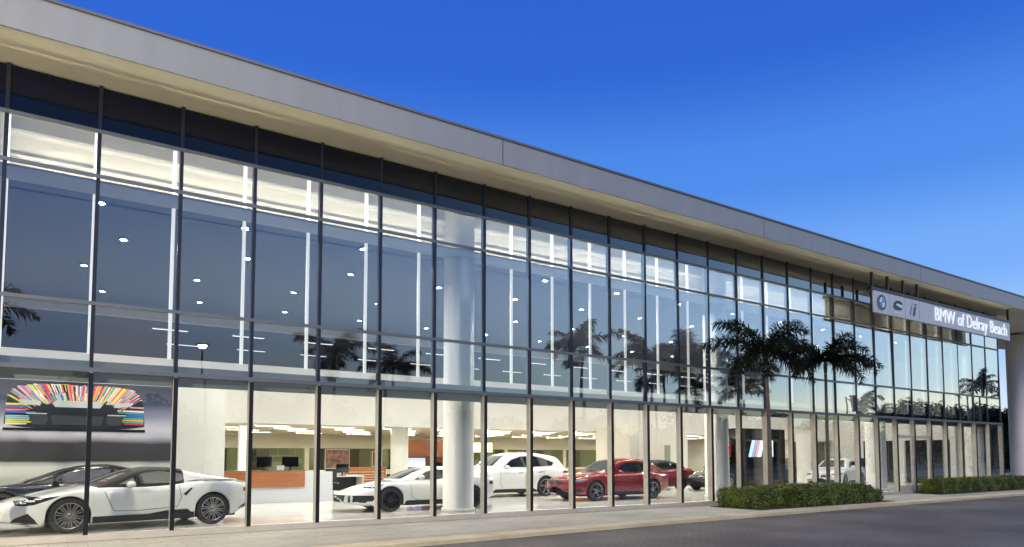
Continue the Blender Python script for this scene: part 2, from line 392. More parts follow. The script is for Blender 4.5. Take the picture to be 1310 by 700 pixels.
def wheel(parent, x, y, side, r, spokes, mrim, wd=.22, kind=0):
    # side: -1 = -y side ; outer face towards side
    w = MB(); rr = r*.74
    w.lathe([(.02,0),(rr,0),(rr+.01,-wd*.5)], 28, 'y')
    wh = w.build('wheel', M['well'], parent); wh.location = (x, y, r); wh.rotation_euler = (0, random.uniform(0, 1.2), PI if side > 0 else 0)
    # local: outer face towards -y
    t = MB().lathe([(rr,wd*.5),(r*.93,wd*.5),(r,wd*.36),(r*1.0,-wd*.36),(r*.95,-wd*.5),(rr+.004,-wd*.5),(rr-.01,-wd*.42)], 40, 'y'); t.build('tyre', M['tyre'], wh, smooth=False)
    m = MB(); yo = -wd*.44
    m.lathe([(rr-.012,yo+.1),(rr-.012,yo-.004),(rr+.004,yo-.012),(rr+.006,yo+.01)], 40, 'y')
    m.lathe([(0,yo-.004),(.035,yo-.006),(.06,yo+.006),(.07,yo+.05)], 20, 'y')
    for k in range(spokes):
        a0 = 2*PI*k/spokes
        arms = [(a0, a0)] if kind == 0 else [(a0-.05, a0-.20), (a0+.05, a0+.20)]
        for a1, a2 in arms:
            w0, w1 = (.026, .018) if kind == 0 else (.013, .011)
            if kind == 0 and spokes <= 5: w0, w1 = .045, .034
            p0 = Vector((math.cos(a1), 0, math.sin(a1)))*.045; p1 = Vector((math.cos(a2), 0, math.sin(a2)))*(rr-.004)
            n0 = (p1-p0).normalized().cross(Vector((0,1,0)))
            v = []
            for p, ww, yy in ((p0,w0,yo+.004),(p1,w1,yo-.004)):
                for sx, dy in ((-1,0),(1,0),(1,.04),(-1,.04)): 
                    q = p+n0*ww*sx; v.append((q.x, yy+dy, q.z))
            m.add(v, [(0,1,5,4),(1,2,6,5),(2,3,7,6),(3,0,4,7)])
    m.build('rim', mrim, wh)
    return wh
def make_car(name, label, cat, sp, loc, rz, group=None):
    """local: nose at x=0, tail at +L, centre line y=0"""
    L, W = sp['L'], sp['W']/2; xf, xr, r = sp['xf'], sp['xr'], sp['r']
    ra = r + sp.get('gap', .045)
    Z = {k: sp[k] for k in ('zc','zs','zb','w')}
    T = thing(name, label, cat, loc, rz, group)
    xs = set([L*i/52 for i in range(53)])
    for xc in (xf, xr):
        for k in range(29): xs.add(xc + ra*math.cos(PI*k/28))
        xs.add(xc+ra+.003); xs.add(xc-ra-.003)
    xs = sorted(xs)
    def sec(x):
        zc, zs, zb, w = (interp(Z[k], x) for k in ('zc','zs','zb','w')); w *= W
        arch = None
        for xc in (xf, xr):
            if abs(x-xc) <= ra + 1e-6:
                arch = r + math.sqrt(max(0, ra*ra-(x-xc)**2))
            dd = abs(x-xc)
            if dd < ra+.14: w += .014*min(1, (ra+.14-dd)/.12)
        crease = sp.get('tuck', .035)
        if arch: 
            lo = max(arch, zb)
            def Y(z):
                t = (z-zb)/(zs-zb); return w*(1 - crease*abs(t-.6)/.6*1.2) if t < .6 else w*(1-.05*((t-.6)/.4)**2)
            lo = min(lo, zs-.05)
            side = [(w-.10, lo), (Y(lo)-.012, lo)] + [(Y(lo+(zs-lo)*q), lo+(zs-lo)*q) for q in (.06,.25,.45,.65,.85)]
        else:
            def Y(z):
                t = (z-zb)/(zs-zb); return w*(1 - crease*abs(t-.6)/.6*1.2) if t < .6 else w*(1-.05*((t-.6)/.4)**2)
            side = [(w-.16, zb+.0), (Y(zb)-.02, zb)] + [(Y(zb+(zs-zb)*q), zb+(zs-zb)*q) for q in (.06,.25,.45,.65,.85)]
        top = [(w*.935, zs+ .0), (w*.87, zs+(zc-zs)*.22+.006), (w*.72, zs+(zc-zs)*.52+.008), (w*.5, zs+(zc-zs)*.80+.006), (w*.25, zs+(zc-zs)*.96), (0, zc)]
        return side + top
    rows = []
    fb, rb = sp.get('fbow', .16), sp.get('rbow', .10)
    def place(x, pts):
        row = []
        half = []
        for (y, z) in pts:
            q = 1-(y/W)**2
            dx = -fb*q*max(0, 1-x/(L*.30))**1.5 + rb*q*max(0, 1-(L-x)/(L*.2))**1.5
            half.append((x+dx, y, z))
        row = [(a, -b, c) for a, b, c in half] + [(a, b, c) for a, b, c in half[-2::-1]]
        rows.append(row)
    nd, pw = sp.get('nd', .12), 2.6
    base0 = sec(0); zm = (base0[0][1] + base0[-1][1])/2 + sp.get('nzm', 0)
    for k in range(8, 0, -1):
        u = k/8; s_ = max(0, 1-u**pw)**(1/pw)
        place(-nd*u, [(y*(.12+.88*s_), zm+(z-zm)*(.02+.98*s_)) for y, z in base0])
    for x in xs: place(x, sec(x))
    base1 = sec(L); zm = (base1[0][1]+base1[-1][1])/2
    for k in range(1, 9):
        u = k/8; s_ = max(0, 1-u**pw)**(1/pw)
        place(L+.10*u, [(y*(.12+.88*s_), zm+(z-zm)*(.02+.98*s_)) for y, z in base1])
    mb = MB(); n = len(rows[0]); vs = [p for row in rows for p in row]; fs = []
    for i in range(len(rows)-1):
        for j in range(n-1): fs.append((i*n+j, (i+1)*n+j, (i+1)*n+j+1, i*n+j+1))
    for i0 in (0, len(rows)-1): fs.append(tuple(i0*n+j for j in range(n)))
    mb.add(vs, fs)
    bv, bf = list(mb.v), [tuple(f) for f in mb.f]
    body = mb.build('body', M[sp['paint']], T, smooth=True)
    # greenhouse
    gx = sp['gx']; zr = sp['zr']; gw = sp['gw']; gt = sp['gt']
    mg = MB(); G = []; gxs = [gx[0] + (gx[1]-gx[0])*i/48 for i in range(49)]
    for x in gxs:
        zbelt = interp(Z['zs'], x) - .03; ztop = max(interp(zr, x), zbelt+.005)
        yb = interp(gw, x)*W; hh = ztop-zbelt; yt = yb - hh*gt
        c = min(.11, hh*.5); pts = [(yb, zbelt-.06), (yb, zbelt)]
        for q in (.25,.5,.75): pts.append((yb-(hh-c)*gt*q, zbelt+(hh-c)*q))
        y0, z0 = yb-(hh-c)*gt, zbelt+hh-c; y1, z1 = yt-.13, ztop-.012
        for q in (0,.2,.4,.6,.8,1):
            pts.append(((1-q)**2*y0+2*q*(1-q)*(yt+.01)+q*q*y1, (1-q)**2*z0+2*q*(1-q)*(ztop-.012)+q*q*z1))
        for q in (.3,.6,.85,1): pts.append((y1*(1-q), z1+.022*(1-(1-q)**2)))
        row = []
        for y, z in pts:
            q = 1-(y/max(yb,.1))**2
            row.append((x - .16*q*max(0, 1-(x-gx[0])/1.0) + .10*q*max(0, 1-(gx[1]-x)/.8), y, z))
        G.append([(a,-b,c_) for a,b,c_ in row] + [(a,b,c_) for a,b,c_ in row[-2::-1]])
    n = len(G[0]); vs = [p for row in G for p in row]; fs = []; ms = []
    for i in range(len(G)-1):
        for j in range(n-1):
            fs.append((i*n+j,(i+1)*n+j,(i+1)*n+j+1,i*n+j+1))
    fs.append(tuple(range(n))[::-1]); fs.append(tuple((len(G)-1)*n+j for j in range(n)))
    xsplit = sp.get('roofsplit')
    if xsplit:
        fa = [f for f in fs if sum(vs[i][0] for i in f)/len(f) < xsplit]; fb_ = [f for f in fs if sum(vs[i][0] for i in f)/len(f) >= xsplit]
        MB().add(vs, fa).build('roof', M[sp.get('roofmat','softtop')], T, smooth=True); MB().add(vs, fb_).build('rear_buttress', M[sp['paint']], T, smooth=True)
    else:
        MB().add(vs, fs).build('roof', M[sp.get('roofmat', sp['paint'])], T, smooth=True)
    k = len(bv); bvh = BVHTree.FromPolygons([Vector(p) for p in bv+vs], bf + [tuple(i+k for i in f) for f in fs])
    # underbody
    mb = MB().box(.25, L-.25, -(W-.27), W-.27, .16, min(interp(Z['zs'], L*.3), interp(Z['zs'], L*.7))-.12)
    mb.box(xf+ra+.02, xr-ra-.02, -(W-.05), W-.05, .17, .30); mb.build('underbody', M['well'], T)
    for x in (xf, xr):
        for s_ in (-1, 1): wheel(T, x, s_*(W-.125), s_, r, sp.get('spokes', 5), M[sp.get('rim','rimsilver')], kind=sp.get('rk',0))
    for it in sp['patches']:
        nm, mt, md, poly = it[:4]; off = it[4] if len(it) > 4 else .005
        if md == 'S':
            for side in 'RL': patch(bvh, poly, side, off).build(nm, M[mt], T, smooth=True)
        elif md in ('F2', 'B2', 'T2'):
            for s_ in (1, -1):
                p2 = [(u*s_, w) for u, w in poly] if md != 'T2' else [(u, w*s_) for u, w in poly]
                patch(bvh, p2, md[0], off).build(nm, M[mt], T, smooth=True)
        else: patch(bvh, poly, md, off).build(nm, M[mt], T, smooth=True)
    mx, mz = sp['mirror']
    for s_ in (-1, 1):
        mm = MB(); y0 = interp(gw, mx)*W
        mm.tube([(mx+.02, s_*(y0-.03), mz-.06), (mx, s_*(y0+.09), mz)], .02, 6)
        pr = [(0,-.12),(.05,-.11),(.085,-.05),(.09,.03),(.06,.10),(0,.12)]
        vs2 = []; fs2 = []
        for i in range(12):
            a = 2*PI*i/12
            for rr_, hh_ in pr: vs2.append((mx+math.cos(a)*rr_*1.0, s_*(y0+.15)+hh_, mz+.01+math.sin(a)*rr_*.8))
        for i in range(12):
            for j in range(5): fs2.append((i*6+j, i*6+j+1, ((i+1)%12)*6+j+1, ((i+1)%12)*6+j))
        mm.add(vs2, fs2); mm.build('door_mirror', M[sp.get('mirrormat', sp['paint'])], T, smooth=True)
    return T

roadster = dict(L=4.55, W=1.94, xf=.90, xr=3.70, r=.345, paint='pw', gap=.04, fbow=.22, rbow=.12, nd=.14, tuck=.05,
    zc=[(0,.60),(.35,.70),(1.0,.86),(1.45,.94),(3.0,.98),(3.7,1.0),(4.2,.985),(4.55,.93)],
    zs=[(0,.54),(.35,.66),(.9,.80),(1.5,.85),(2.3,.86),(2.9,.90),(3.6,.97),(4.1,.95),(4.55,.86)],
    zb=[(0,.26),(.35,.17),(1,.15),(3.2,.17),(4.1,.20),(4.55,.40)],
    w=[(0,.74),(.25,.86),(.6,.94),(.95,.975),(2.1,.95),(2.8,.93),(3.6,.99),(4.1,.97),(4.55,.84)],
    gx=(1.42, 4.42), zr=[(1.42,.92),(1.6,.99),(2.25,1.24),(2.6,1.285),(3.0,1.27),(3.25,1.20),(3.8,1.09),(4.42,.98)],
    gw=[(1.42,.86),(2.2,.88),(3.2,.86),(3.8,.70),(4.42,.55)], gt=.50, roofsplit=3.12, mirror=(1.98,.93), spokes=10, rk=1, rim='rimsilver',
    patches=[('headlight','lampdark','S',[(.03,.575),(.12,.560),(.32,.580),(.60,.685),(.74,.745),(.42,.705),(.14,.665),(.03,.645)]),
     ('bumper_intake','black','S',[(-.06,.22),(.30,.165),(.42,.165),(.33,.30),(.22,.42),(.02,.33)]),
     ('front_grille','black','F2',[(.06,.40),(.30,.40),(.36,.48),(.30,.56),(.06,.56)]),
     ('lower_grille','black','F',[(-.62,.20),(.62,.20),(.66,.33),(-.66,.33)]),
     ('side_sill','black','S',[(1.55,.172),(3.22,.172),(3.30,.25),(3.16,.37),(2.75,.36),(2.2,.275),(1.75,.205)],.006),
     ('side_window','autoglass','S',[(1.80,.94),(2.28,1.165),(2.55,1.205),(3.05,1.19),(3.12,1.0),(2.8,.945)]),
     ('windscreen','autoglasslight','F',[(-.66,.985),(.66,.985),(.46,1.23),(-.46,1.23)]),
     ('rear_quarter_trim','black','S',[(3.10,.97),(3.42,1.0),(3.95,1.0),(4.35,.985),(4.2,.955),(3.6,.965)]),
     ('tail_edge','black','S',[(4.10,.965),(4.55,.90),(4.60,.925),(4.35,.985)]),
     ('door_seam','black','S',line_poly([(1.52,.80),(1.62,.55),(1.70,.40),(2.2,.385),(2.95,.43)],.010)),
     ('door_seam','black','S',line_poly([(2.95,.43),(3.02,.62),(2.98,.88)],.010)),
     ('air_blade','black','S',[(3.06,.70),(3.22,.83),(3.26,.83),(3.12,.66)]),
     ('tail_light','redlamp','S',[(4.42,.72),(4.60,.70),(4.60,.80),(4.42,.80)]),
     ('rear_diffuser','black','S',[(4.28,.32),(4.60,.38),(4.60,.52),(4.45,.42)])])
coupe = dict(L=4.08, W=1.85, xf=.87, xr=3.38, r=.33, paint='pw', gap=.045, fbow=.26, rbow=.12, nd=.12,
    zc=[(0,.56),(.4,.70),(1.0,.82),(1.35,.86),(3.0,.96),(3.65,.98),(4.08,.92)],
    zs=[(0,.50),(.4,.64),(.87,.76),(1.4,.78),(2.2,.80),(3.0,.90),(3.5,.94),(3.85,.92),(4.08,.86)],
    zb=[(0,.24),(.35,.17),(1,.16),(3.1,.18),(3.8,.2),(4.08,.36)],
    w=[(0,.72),(.25,.86),(.6,.94),(.95,.98),(2.0,.93),(2.8,.96),(3.5,1.0),(3.85,.97),(4.08,.88)],
    gx=(1.15, 3.9), zr=[(1.15,.84),(1.3,.90),(2.0,1.17),(2.35,1.23),(2.8,1.215),(3.4,1.06),(4.0,.95)],
    gw=[(1.15,.84),(2.0,.86),(3.0,.82),(4.0,.6)], gt=.5, mirror=(1.75,.93), spokes=10, rim='rimdark', roofmat='pw',
    patches=[('headlight','lampdark','S',[(.20,.66),(.38,.64),(.72,.745),(.60,.76),(.34,.72)]),
     ('front_grille','black','F',[(-.46,.26),(.46,.26),(.50,.47),(-.50,.47)]),
     ('corner_intake','black','F2',[(.58,.28),(.82,.30),(.88,.46),(.60,.46)]),
     ('front_splitter','black','F',[(-.8,.17),(.8,.17),(.8,.21),(-.8,.21)]),
     ('corner_intake','black','S',[(.02,.27),(.20,.26),(.28,.44),(.04,.44)]),
     ('bonnet_vent','black','T2',[(.75,.30),(1.05,.34),(1.0,.44),(.72,.40)]),
     ('side_window','autoglass','S',[(1.62,.865),(2.0,1.075),(2.3,1.145),(2.75,1.13),(3.0,1.02),(2.95,.945),(2.3,.87)]),
     ('windscreen','autoglasslight','F',[(-.62,.89),(.62,.89),(.44,1.17),(-.44,1.17)]),
     ('side_sill','black','S',[(1.3,.172),(3.0,.172),(3.05,.33),(2.8,.33),(1.9,.23)],.006),
     ('side_intake','black','S',[(2.95,.50),(3.10,.55),(3.12,.78),(2.98,.72)]),
     ('door_seam','black','S',line_poly([(1.45,.74),(1.5,.4),(1.7,.30)],.012)),
     ('door_seam','black','S',line_poly([(2.72,.34),(2.85,.6),(2.85,.85)],.012)),
     ('tail_light','redlamp','S',[(3.98,.70),(4.12,.70),(4.12,.80),(3.98,.80)])])
def suvspec(paint, L, W, H, wb, fo, r, scale=1., **k):
    xr = fo+wb; zsh = H*.60
    d = dict(L=L, W=W, xf=fo, xr=xr, r=r, paint=paint, gap=.05, fbow=.16, rbow=.10, nd=.10,
     zc=[(0,H*.50),(.25,H*.57),(1.2,H*.655),(1.5,H*.66),(L-.6,H*.66),(L,H*.60)],
     zs=[(0,H*.46),(.3,H*.53),(1.3,H*.60),(2.5,H*.61),(L-.9,H*.64),(L,H*.58)],
     zb=[(0,.30),(.3,.22),(1,.20),(xr,.22),(L-.3,.25),(L,.36)],
     w=[(0,.78),(.2,.88),(.5,.95),(fo,.985),(L/2,.965),(xr,.99),(L-.4,.95),(L,.84)],
     gx=(1.25, L-.05), zr=[(1.25,H*.64),(1.45,H*.70),(2.05,H*.93),(2.6,H*.99),(3.2,H),(L-1.0,H*.96),(L-.45,H*.90),(L-.05,H*.66)],
     gw=[(1.25,.86),(2.2,.90),(L-1,.88),(L-.05,.80)], gt=.36, mirror=(1.85,H*.66), spokes=5, rk=0,
     patches=[('headlight','lamp','S',[(.02,H*.44),(.30,H*.455),(.52,H*.515),(.30,H*.52),(.04,H*.495)]),
      ('front_grille','black','F2',[(.04,H*.36),(.30,H*.36),(.37,H*.42),(.33,H*.50),(.04,H*.50)]),
      ('lower_grille','black','F',[(-.55,H*.20),(.55,H*.20),(.6,H*.29),(-.6,H*.29)]),
      ('fog_intake','black','F2',[(.60,H*.19),(.82,H*.21),(.80,H*.30),(.66,H*.29)]),
      ('windscreen','autoglasslight','F',[(-.70,H*.695),(.70,H*.695),(.54,H*.92),(-.54,H*.92)]),
      ('side_window','autoglass','S',[(1.78,H*.665),(2.18,H*.83),(2.6,H*.90),(3.2,H*.915),(L-1.15,H*.87),(L-.62,H*.76),(L-.75,H*.69),(3,H*.665)]),
      ('door_seam','black','S',line_poly([(1.62,H*.58),(1.60,H*.3),(1.72,H*.20)],.012)),
      ('door_seam','black','S',line_poly([(2.72,H*.62),(2.72,H*.20)],.012)),
      ('door_seam','black','S',line_poly([(3.62,H*.64),(3.5,H*.42),(3.36,H*.20)],.012)),
      ('door_handle','chrome','S',[(2.42,H*.525),(2.62,H*.53),(2.62,H*.545),(2.42,H*.54)],.012),
      ('door_handle','chrome','S',[(3.30,H*.54),(3.50,H*.545),(3.50,H*.56),(3.30,H*.555)],.012),
      ('side_sill','black','S',[(fo+r+.1,.20),(xr-r-.1,.20),(xr-r-.1,.27),(fo+r+.1,.26)]),
      ('tail_light','redlamp','S',[(L-.28,H*.52),(L+.04,H*.52),(L+.04,H*.60),(L-.18,H*.60)])])
    d.update(k); return d
suv = suvspec('pw', 4.75, 1.98, 1.68, 2.80, .85, .37, spokes=5)
redx = suvspec('pr', 4.36, 1.82, 1.46, 2.66, .84, .34, spokes=5, rk=1)
redx['zr'] = [(1.25,1.46*.64),(1.45,1.46*.70),(2.05,1.46*.93),(2.5,1.46*.99),(2.9,1.46),(3.4,1.46*.95),(3.9,1.46*.82),(4.31,1.46*.66)]
redx['patches'] = [p for p in redx['patches'] if p[0] != 'side_window' and p[0] != 'front_grille'] + [
    ('side_window','autoglass','S',[(1.78,.975),(2.15,1.22),(2.5,1.315),(2.9,1.325),(3.35,1.26),(3.75,1.12),(3.6,1.02),(3,.98)]),
    ('front_grille','black','F2',[(.05,.56),(.36,.56),(.42,.63),(.36,.72),(.05,.72)])]
def sedan(paint, L=4.7, W=1.86, H=1.42, **k):
    wb = 2.85; fo = .85; xr = fo+wb
    d = dict(L=L, W=W, xf=fo, xr=xr, r=.335, paint=paint, fbow=.16, rbow=.10, nd=.10,
     zc=[(0,.62),(.3,.74),(1.2,.90),(1.5,.93),(3.6,.98),(4.3,1.02),(L,.95)],
     zs=[(0,.56),(.3,.68),(1.0,.82),(1.6,.86),(2.8,.88),(3.8,.93),(4.4,.93),(L,.85)],
     zb=[(0,.26),(.3,.19),(1,.17),(xr,.19),(L-.3,.22),(L,.36)],
     w=[(0,.78),(.2,.88),(.5,.95),(fo,.985),(L/2,.96),(xr,.99),(L-.4,.95),(L,.82)],
     gx=(1.3, L-.5), zr=[(1.3,.90),(1.5,.97),(2.2,H*.94),(2.6,H*.99),(3.0,H),(3.5,H*.94),(4.2,1.04)],
     gw=[(1.3,.86),(2.2,.88),(3.6,.86),(4.2,.74)], gt=.42, mirror=(1.9,.98), spokes=10, rk=0,
     patches=[('headlight','lamp','S',[(.02,.57),(.30,.59),(.52,.70),(.30,.70),(.04,.66)]),
      ('headlight','lamp','F2',[(.46,.58),(.72,.58),(.80,.66),(.60,.68),(.46,.66)]),
      ('front_grille','black','F2',[(.04,.48),(.28,.48),(.36,.56),(.30,.66),(.04,.66)]),
      ('lower_grille','black','F',[(-.62,.24),(.62,.24),(.66,.36),(-.66,.36)]),
      ('windscreen','autoglasslight','F',[(-.66,.96),(.66,.96),(.48,H*.93),(-.48,H*.93)]),
      ('side_window','autoglass','S',[(1.85,.95),(2.3,H*.855),(2.6,H*.905),(3.1,H*.91),(3.6,H*.85),(3.95,1.05),(3.9,1.0),(3,.955)]),
      ('door_seam','black','S',line_poly([(1.65,.82),(1.64,.4),(1.74,.2)],.012)),
      ('door_seam','black','S',line_poly([(2.75,.92),(2.75,.2)],.012)),
      ('side_sill','black','S',[(1.3,.175),(3.2,.175),(3.2,.23),(1.3,.22)]),
      ('tail_light','redlamp','S',[(L-.25,.74),(L+.04,.74),(L+.04,.84),(L-.18,.84)])])
    d.update(k); return d
def put(name, label, cat, sp, fw, rw):
    """fw, rw: near-side (towards -y) front and rear wheel ground points"""
    fw = Vector(fw); rw = Vector(rw); d = (rw-fw).normalized(); nrm = Vector((-d.y, d.x))
    mid = (fw+rw)/2 + nrm*(sp['W']/2-.03); xm = (sp['xf']+sp['xr'])/2; org = mid - d*xm
    return make_car(name, label, cat, sp, (org.x, org.y, .0), math.atan2(d.y, d.x))
random.seed(11)
put('parked_roadster', 'low white sports roadster with black soft top right behind the glass', 'car', roadster, (.64,.42), (3.42,.90))
blackc = sedan('pk', L=4.75, H=1.31, roofmat='pk', rim='rimdark'); 
put('parked_coupe', 'glossy black coupe behind the low white roadster', 'car', blackc, (-.55,3.95), (2.3,4.05))
put('parked_sports_car', 'white sports coupe with black wheels and big black nose intakes', 'car', coupe, (8.17,1.80), (10.68,1.66))
put('parked_suv', 'tall white suv parked behind the white sports coupe', 'car', suv, (13.65,5.85), (16.45,5.72))
put('parked_crossover', 'bright red compact crossover behind the glass', 'car', redx, (15.95,2.20), (18.60,2.16))
conv = sedan('pdr', L=4.6, H=1.36, roofmat='softtop', rim='rimdark')
put('parked_convertible', 'dark red convertible with black top beyond the red crossover', 'car', conv, (21.6,6.3), (24.43,6.1))
put('parked_hatchback', 'small black car with only its nose showing left of the white column', 'car', sedan('pk', H=1.36), (25.3,4.1), (28.1,4.5))
ws = sedan('pg', paint2=None); ws['paint'] = 'pg'
put('parked_sedan', 'silver white sedan turned towards the glass behind the second palm', 'car', ws, (34.0,3.9), (36.8,4.6))
put('parked_saloon', 'dark navy saloon behind the silver white sedan', 'car', sedan('pn'), (35.9,8.4), (38.7,8.6))

# ------------------------------------------------------------------ poster
P = thing('wall_poster', 'large wall poster of a dark racing car front with multicoloured stripes', 'poster', (0,0,0))
m, t, b = nt('poster_backdrop'); N = t.nodes.new; Lk = t.links.new
tc = N('ShaderNodeTexCoord'); sx = N('ShaderNodeSeparateXYZ'); Lk(tc.outputs['Object'], sx.inputs[0])
mr = N('ShaderNodeMapRange'); mr.inputs['From Min'].default_value = 1.40; mr.inputs['From Max'].default_value = 3.52; Lk(sx.outputs[2], mr.inputs[0])
nz = N('ShaderNodeTexNoise'); nz.inputs['Scale'].default_value = .8; Lk(tc.outputs['Object'], nz.inputs['Vector'])
ad = N('ShaderNodeMath'); ad.operation = 'MULTIPLY_ADD'; ad.inputs[1].default_value = .10; Lk(nz.outputs[0], ad.inputs[0]); Lk(mr.outputs[0], ad.inputs[2])
cr = N('ShaderNodeValToRGB'); cr.color_ramp.elements[0].position = .0; cr.color_ramp.elements[0].color = (.05,.05,.053,1)
cr.color_ramp.elements[1].position = 1.0; cr.color_ramp.elements[1].color = (.03,.04,.07,1)
for p_, c_ in ((.27,(.055,.055,.06,1)),(.36,(.55,.52,.60,1)),(.46,(.68,.64,.74,1)),(.62,(.30,.30,.40,1)),(.80,(.055,.07,.12,1))):
    e = cr.color_ramp.elements.new(p_); e.color = c_
Lk(ad.outputs[0], cr.inputs[0]); Lk(cr.outputs[0], b.inputs['Base Color']); b.inputs['Roughness'].default_value = .3
MB().box(-6, 3.37, 6.30, 6.34, 1.40, 3.53).build('backdrop', m, P)
CX, CW = .98, 1.62
def hull(u):   # half outline of the pictured car: u in -1..1 -> top z
    return 2.50 + .98*(1-abs(u)**7)**.32
mb = MB(); n = 48; vs = []; 
for i in range(n+1):
    u = -1+2*i/n; vs += [(CX+u*CW, 6.292, 2.26 + .10*abs(u)**4), (CX+u*CW, 6.292, hull(u))]
mb.add(vs, [(2*i, 2*i+2, 2*i+3, 2*i+1) for i in range(n)]); mb.build('car_shape', mat('poster_dark', (.02,.025,.035), .3), P)
rng = random.Random(21)
cols = [(.75,.06,.08),(.85,.80,.78),(.05,.20,.62),(.90,.55,.04),(.30,.55,.75),(.75,.30,.45),(.80,.72,.10),(.02,.02,.03),(.85,.82,.80),(.10,.40,.30),(.55,.05,.12),(.85,.35,.10)]
pm = [mat('poster_ink', c, .35) for c in cols]
mb = MB()
for k in range(230):
    lay = k % 2; u1 = -.975+1.95*(k/230) + rng.uniform(-.01,.01); du = rng.uniform(.013,.030)
    zt = hull(u1)-.02; fo_ = rng.uniform(.95,1) if lay else rng.uniform(.66,.82); fi = rng.uniform(.42,.60)
    q = [(u1-du, fo_), (u1+du, fo_), (u1*.95+du*.5, fi), (u1*.95-du*.5, fi)]
    mb.add([(CX+(.45+.55*f_)*uu*CW, 6.2895-.00002*k, 2.50+(zt-2.5)*f_) for uu, f_ in q], [(0,3,2,1)], rng.randrange(len(pm)))
for s_ in (-1, 1):
    for k in range(11):
        z = 2.34+.052*k; l_ = rng.uniform(.45,.72)
        mb.add([(CX+s_*CW*.985,6.287,z),(CX+s_*(CW-l_),6.287,z+.02),(CX+s_*(CW-l_),6.287,z+.05),(CX+s_*CW*.985,6.287,z+.05)], [(0,1,2,3)], rng.randrange(len(pm)))
mb.build('coloured_stripes', pm, P)
mb = MB()
for s_ in (-1,1):
    mb.add([(CX+s_*x_,6.284,z_) for x_, z_ in ((1.02,2.36),(.72,2.36),(.66,2.52),(.72,2.66),(1.12,2.66))], [(0,1,2,3,4)])
mb.add([(CX+x_,6.284,z_) for x_, z_ in ((-.55,2.36),(.55,2.36),(.62,2.62),(-.62,2.62))], [(0,1,2,3)]); mb.build('pictured_intakes', mat('poster_grey', (.05,.055,.065), .3), P)
mb = MB()
for s_ in (-1,1):
    mb.add([(CX+s_*x_,6.283,z_) for x_, z_ in ((.85,2.86),(1.28,2.92),(1.32,3.02),(.85,2.99))], [(0,1,2,3)])
    mb.add([(CX+s_*x_,6.283,z_) for x_, z_ in ((.70,2.64),(1.16,2.64),(1.16,2.67),(.70,2.67))], [(0,1,2,3)])
mb.add([(CX+x_,6.283,z_) for x_, z_ in ((-.52,2.84),(.52,2.84),(.58,2.93),(.50,3.02),(-.50,3.02),(-.58,2.93))], [(0,1,2,3,4,5)])
mb.build('pictured_lights', mat('poster_silver', (.55,.58,.60), .3), P)
mb = MB().box(CX-1.64, CX+1.64, 6.281, 6.286, 2.20, 2.27); mb.build('pictured_splitter', M['black'], P)

# ------------------------------------------------------------------ interior furniture
D1 = thing('reception_desk', 'long white reception desk with orange wood front panel', 'desk', (0,0,0))
MB().box(3.2, 8.6, 7.55, 8.4, .0, 1.0).build('desk_body', M['desk'], D1, bevel=.01)
MB().box(3.2, 7.62, 7.50, 7.545, .50, 1.03).build('wood_panel', M['wood'], D1)
MB().box(3.1, 7.7, 7.6, 8.3, 1.03, 1.05).build('counter_top', M['black'], D1)
def monitor(x, y, z, rz=0, lab='black desktop monitor'):
    t = thing('monitor', lab, 'monitor', (x,y,z), rz)
    MB().box(-.27,.27,-.02,.02,.12,.46).build('display', M['blackgloss'], t); MB().box(-.03,.03,.0,.05,0,.2).box(-.12,.12,-.08,.08,0,.012).build('stand', M['black'], t); return t
monitor(6.4,8.0,1.051,.3,'black monitor standing on the reception desk near its left end')
monitor(7.3,8.1,1.051,-.3,'black monitor standing on the reception desk near its right end')
tag(MB().box(-.12,.12,0,.02,0,.16).build('desk_sign', M['white']), 'small white upright card on the reception desk', 'card').location = (6.9,7.85,1.052)
def desk(x, y, rz, lab):
    t = thing('office_desk', lab, 'desk', (x,y,0), rz)
    MB().box(-.8,.8,-.4,.4,.71,.75).build('desk_top', M['desk'], t)
    for sx_ in (-1,1): MB().box(sx_*.76-.02,sx_*.76+.02,-.38,.38,0,.71).build('side_panel', M['cream'], t)
    MB().box(-.74,.74,.30,.33,.15,.70).build('modesty_panel', M['black'], t); return t
def chair(x, y, rz, lab):
    t = thing('office_chair', lab, 'chair', (x,y,0), rz)
    MB().box(-.24,.24,-.24,.24,.44,.50).build('seat', M['black'], t, bevel=.02)
    MB().box(-.22,.22,.22,.27,.56,1.05).build('backrest', M['black'], t, bevel=.02)
    mb = MB().tube([(0,0,.08),(0,0,.44)], .025)
    for k in range(5): a=2*PI*k/5; mb.tube([(0,0,.09),(.28*math.cos(a),.28*math.sin(a),.04)], .018, 6)
    mb.build('base', M['chrome'], t); return t
desk(10.3, 11.2, 0, 'white office desk just right of the reception desk'); monitor(10.3, 11.1, .751, .1, 'black monitor on the office desk beside the reception desk'); chair(9.7, 10.6, 2.6, 'black office chair in front of the desk nearest the reception desk')
desk(14.3, 14.5, 0, 'white office desk behind the white sports coupe'); monitor(14.3, 14.4, .751, -.2, 'black monitor on the desk behind the white sports coupe'); chair(15.2, 13.8, 3.4, 'black office chair beside the desk behind the white sports coupe')
desk(17.2, 16.0, 0, 'white office desk in front of the brown wood wall'); monitor(17.3, 15.9, .751, .1, 'black monitor on the desk in front of the brown wood wall')
desk(21.5, 13.5, 0, 'white office desk behind the tall white suv'); chair(22.0, 12.9, 3.0, 'black office chair at the desk behind the tall white suv')
t = thing('slatted_screen', 'low orange wood slatted screen right of the reception desk', 'screen', (11.2,13.2,0), 0)
for k in range(8): MB().box(0,1.9,-.02,.02,.16+.115*k,.25+.115*k).build('slat', M['wood'], t)
for x in (.0, 1.86): MB().box(x,x+.05,.02,.06,0,1.1).build('post', M['brownwood'], t)
t = thing('wood_wall_block', 'brown wood veneer wall block with an open screen niche', 'wall block', (0,0,0))
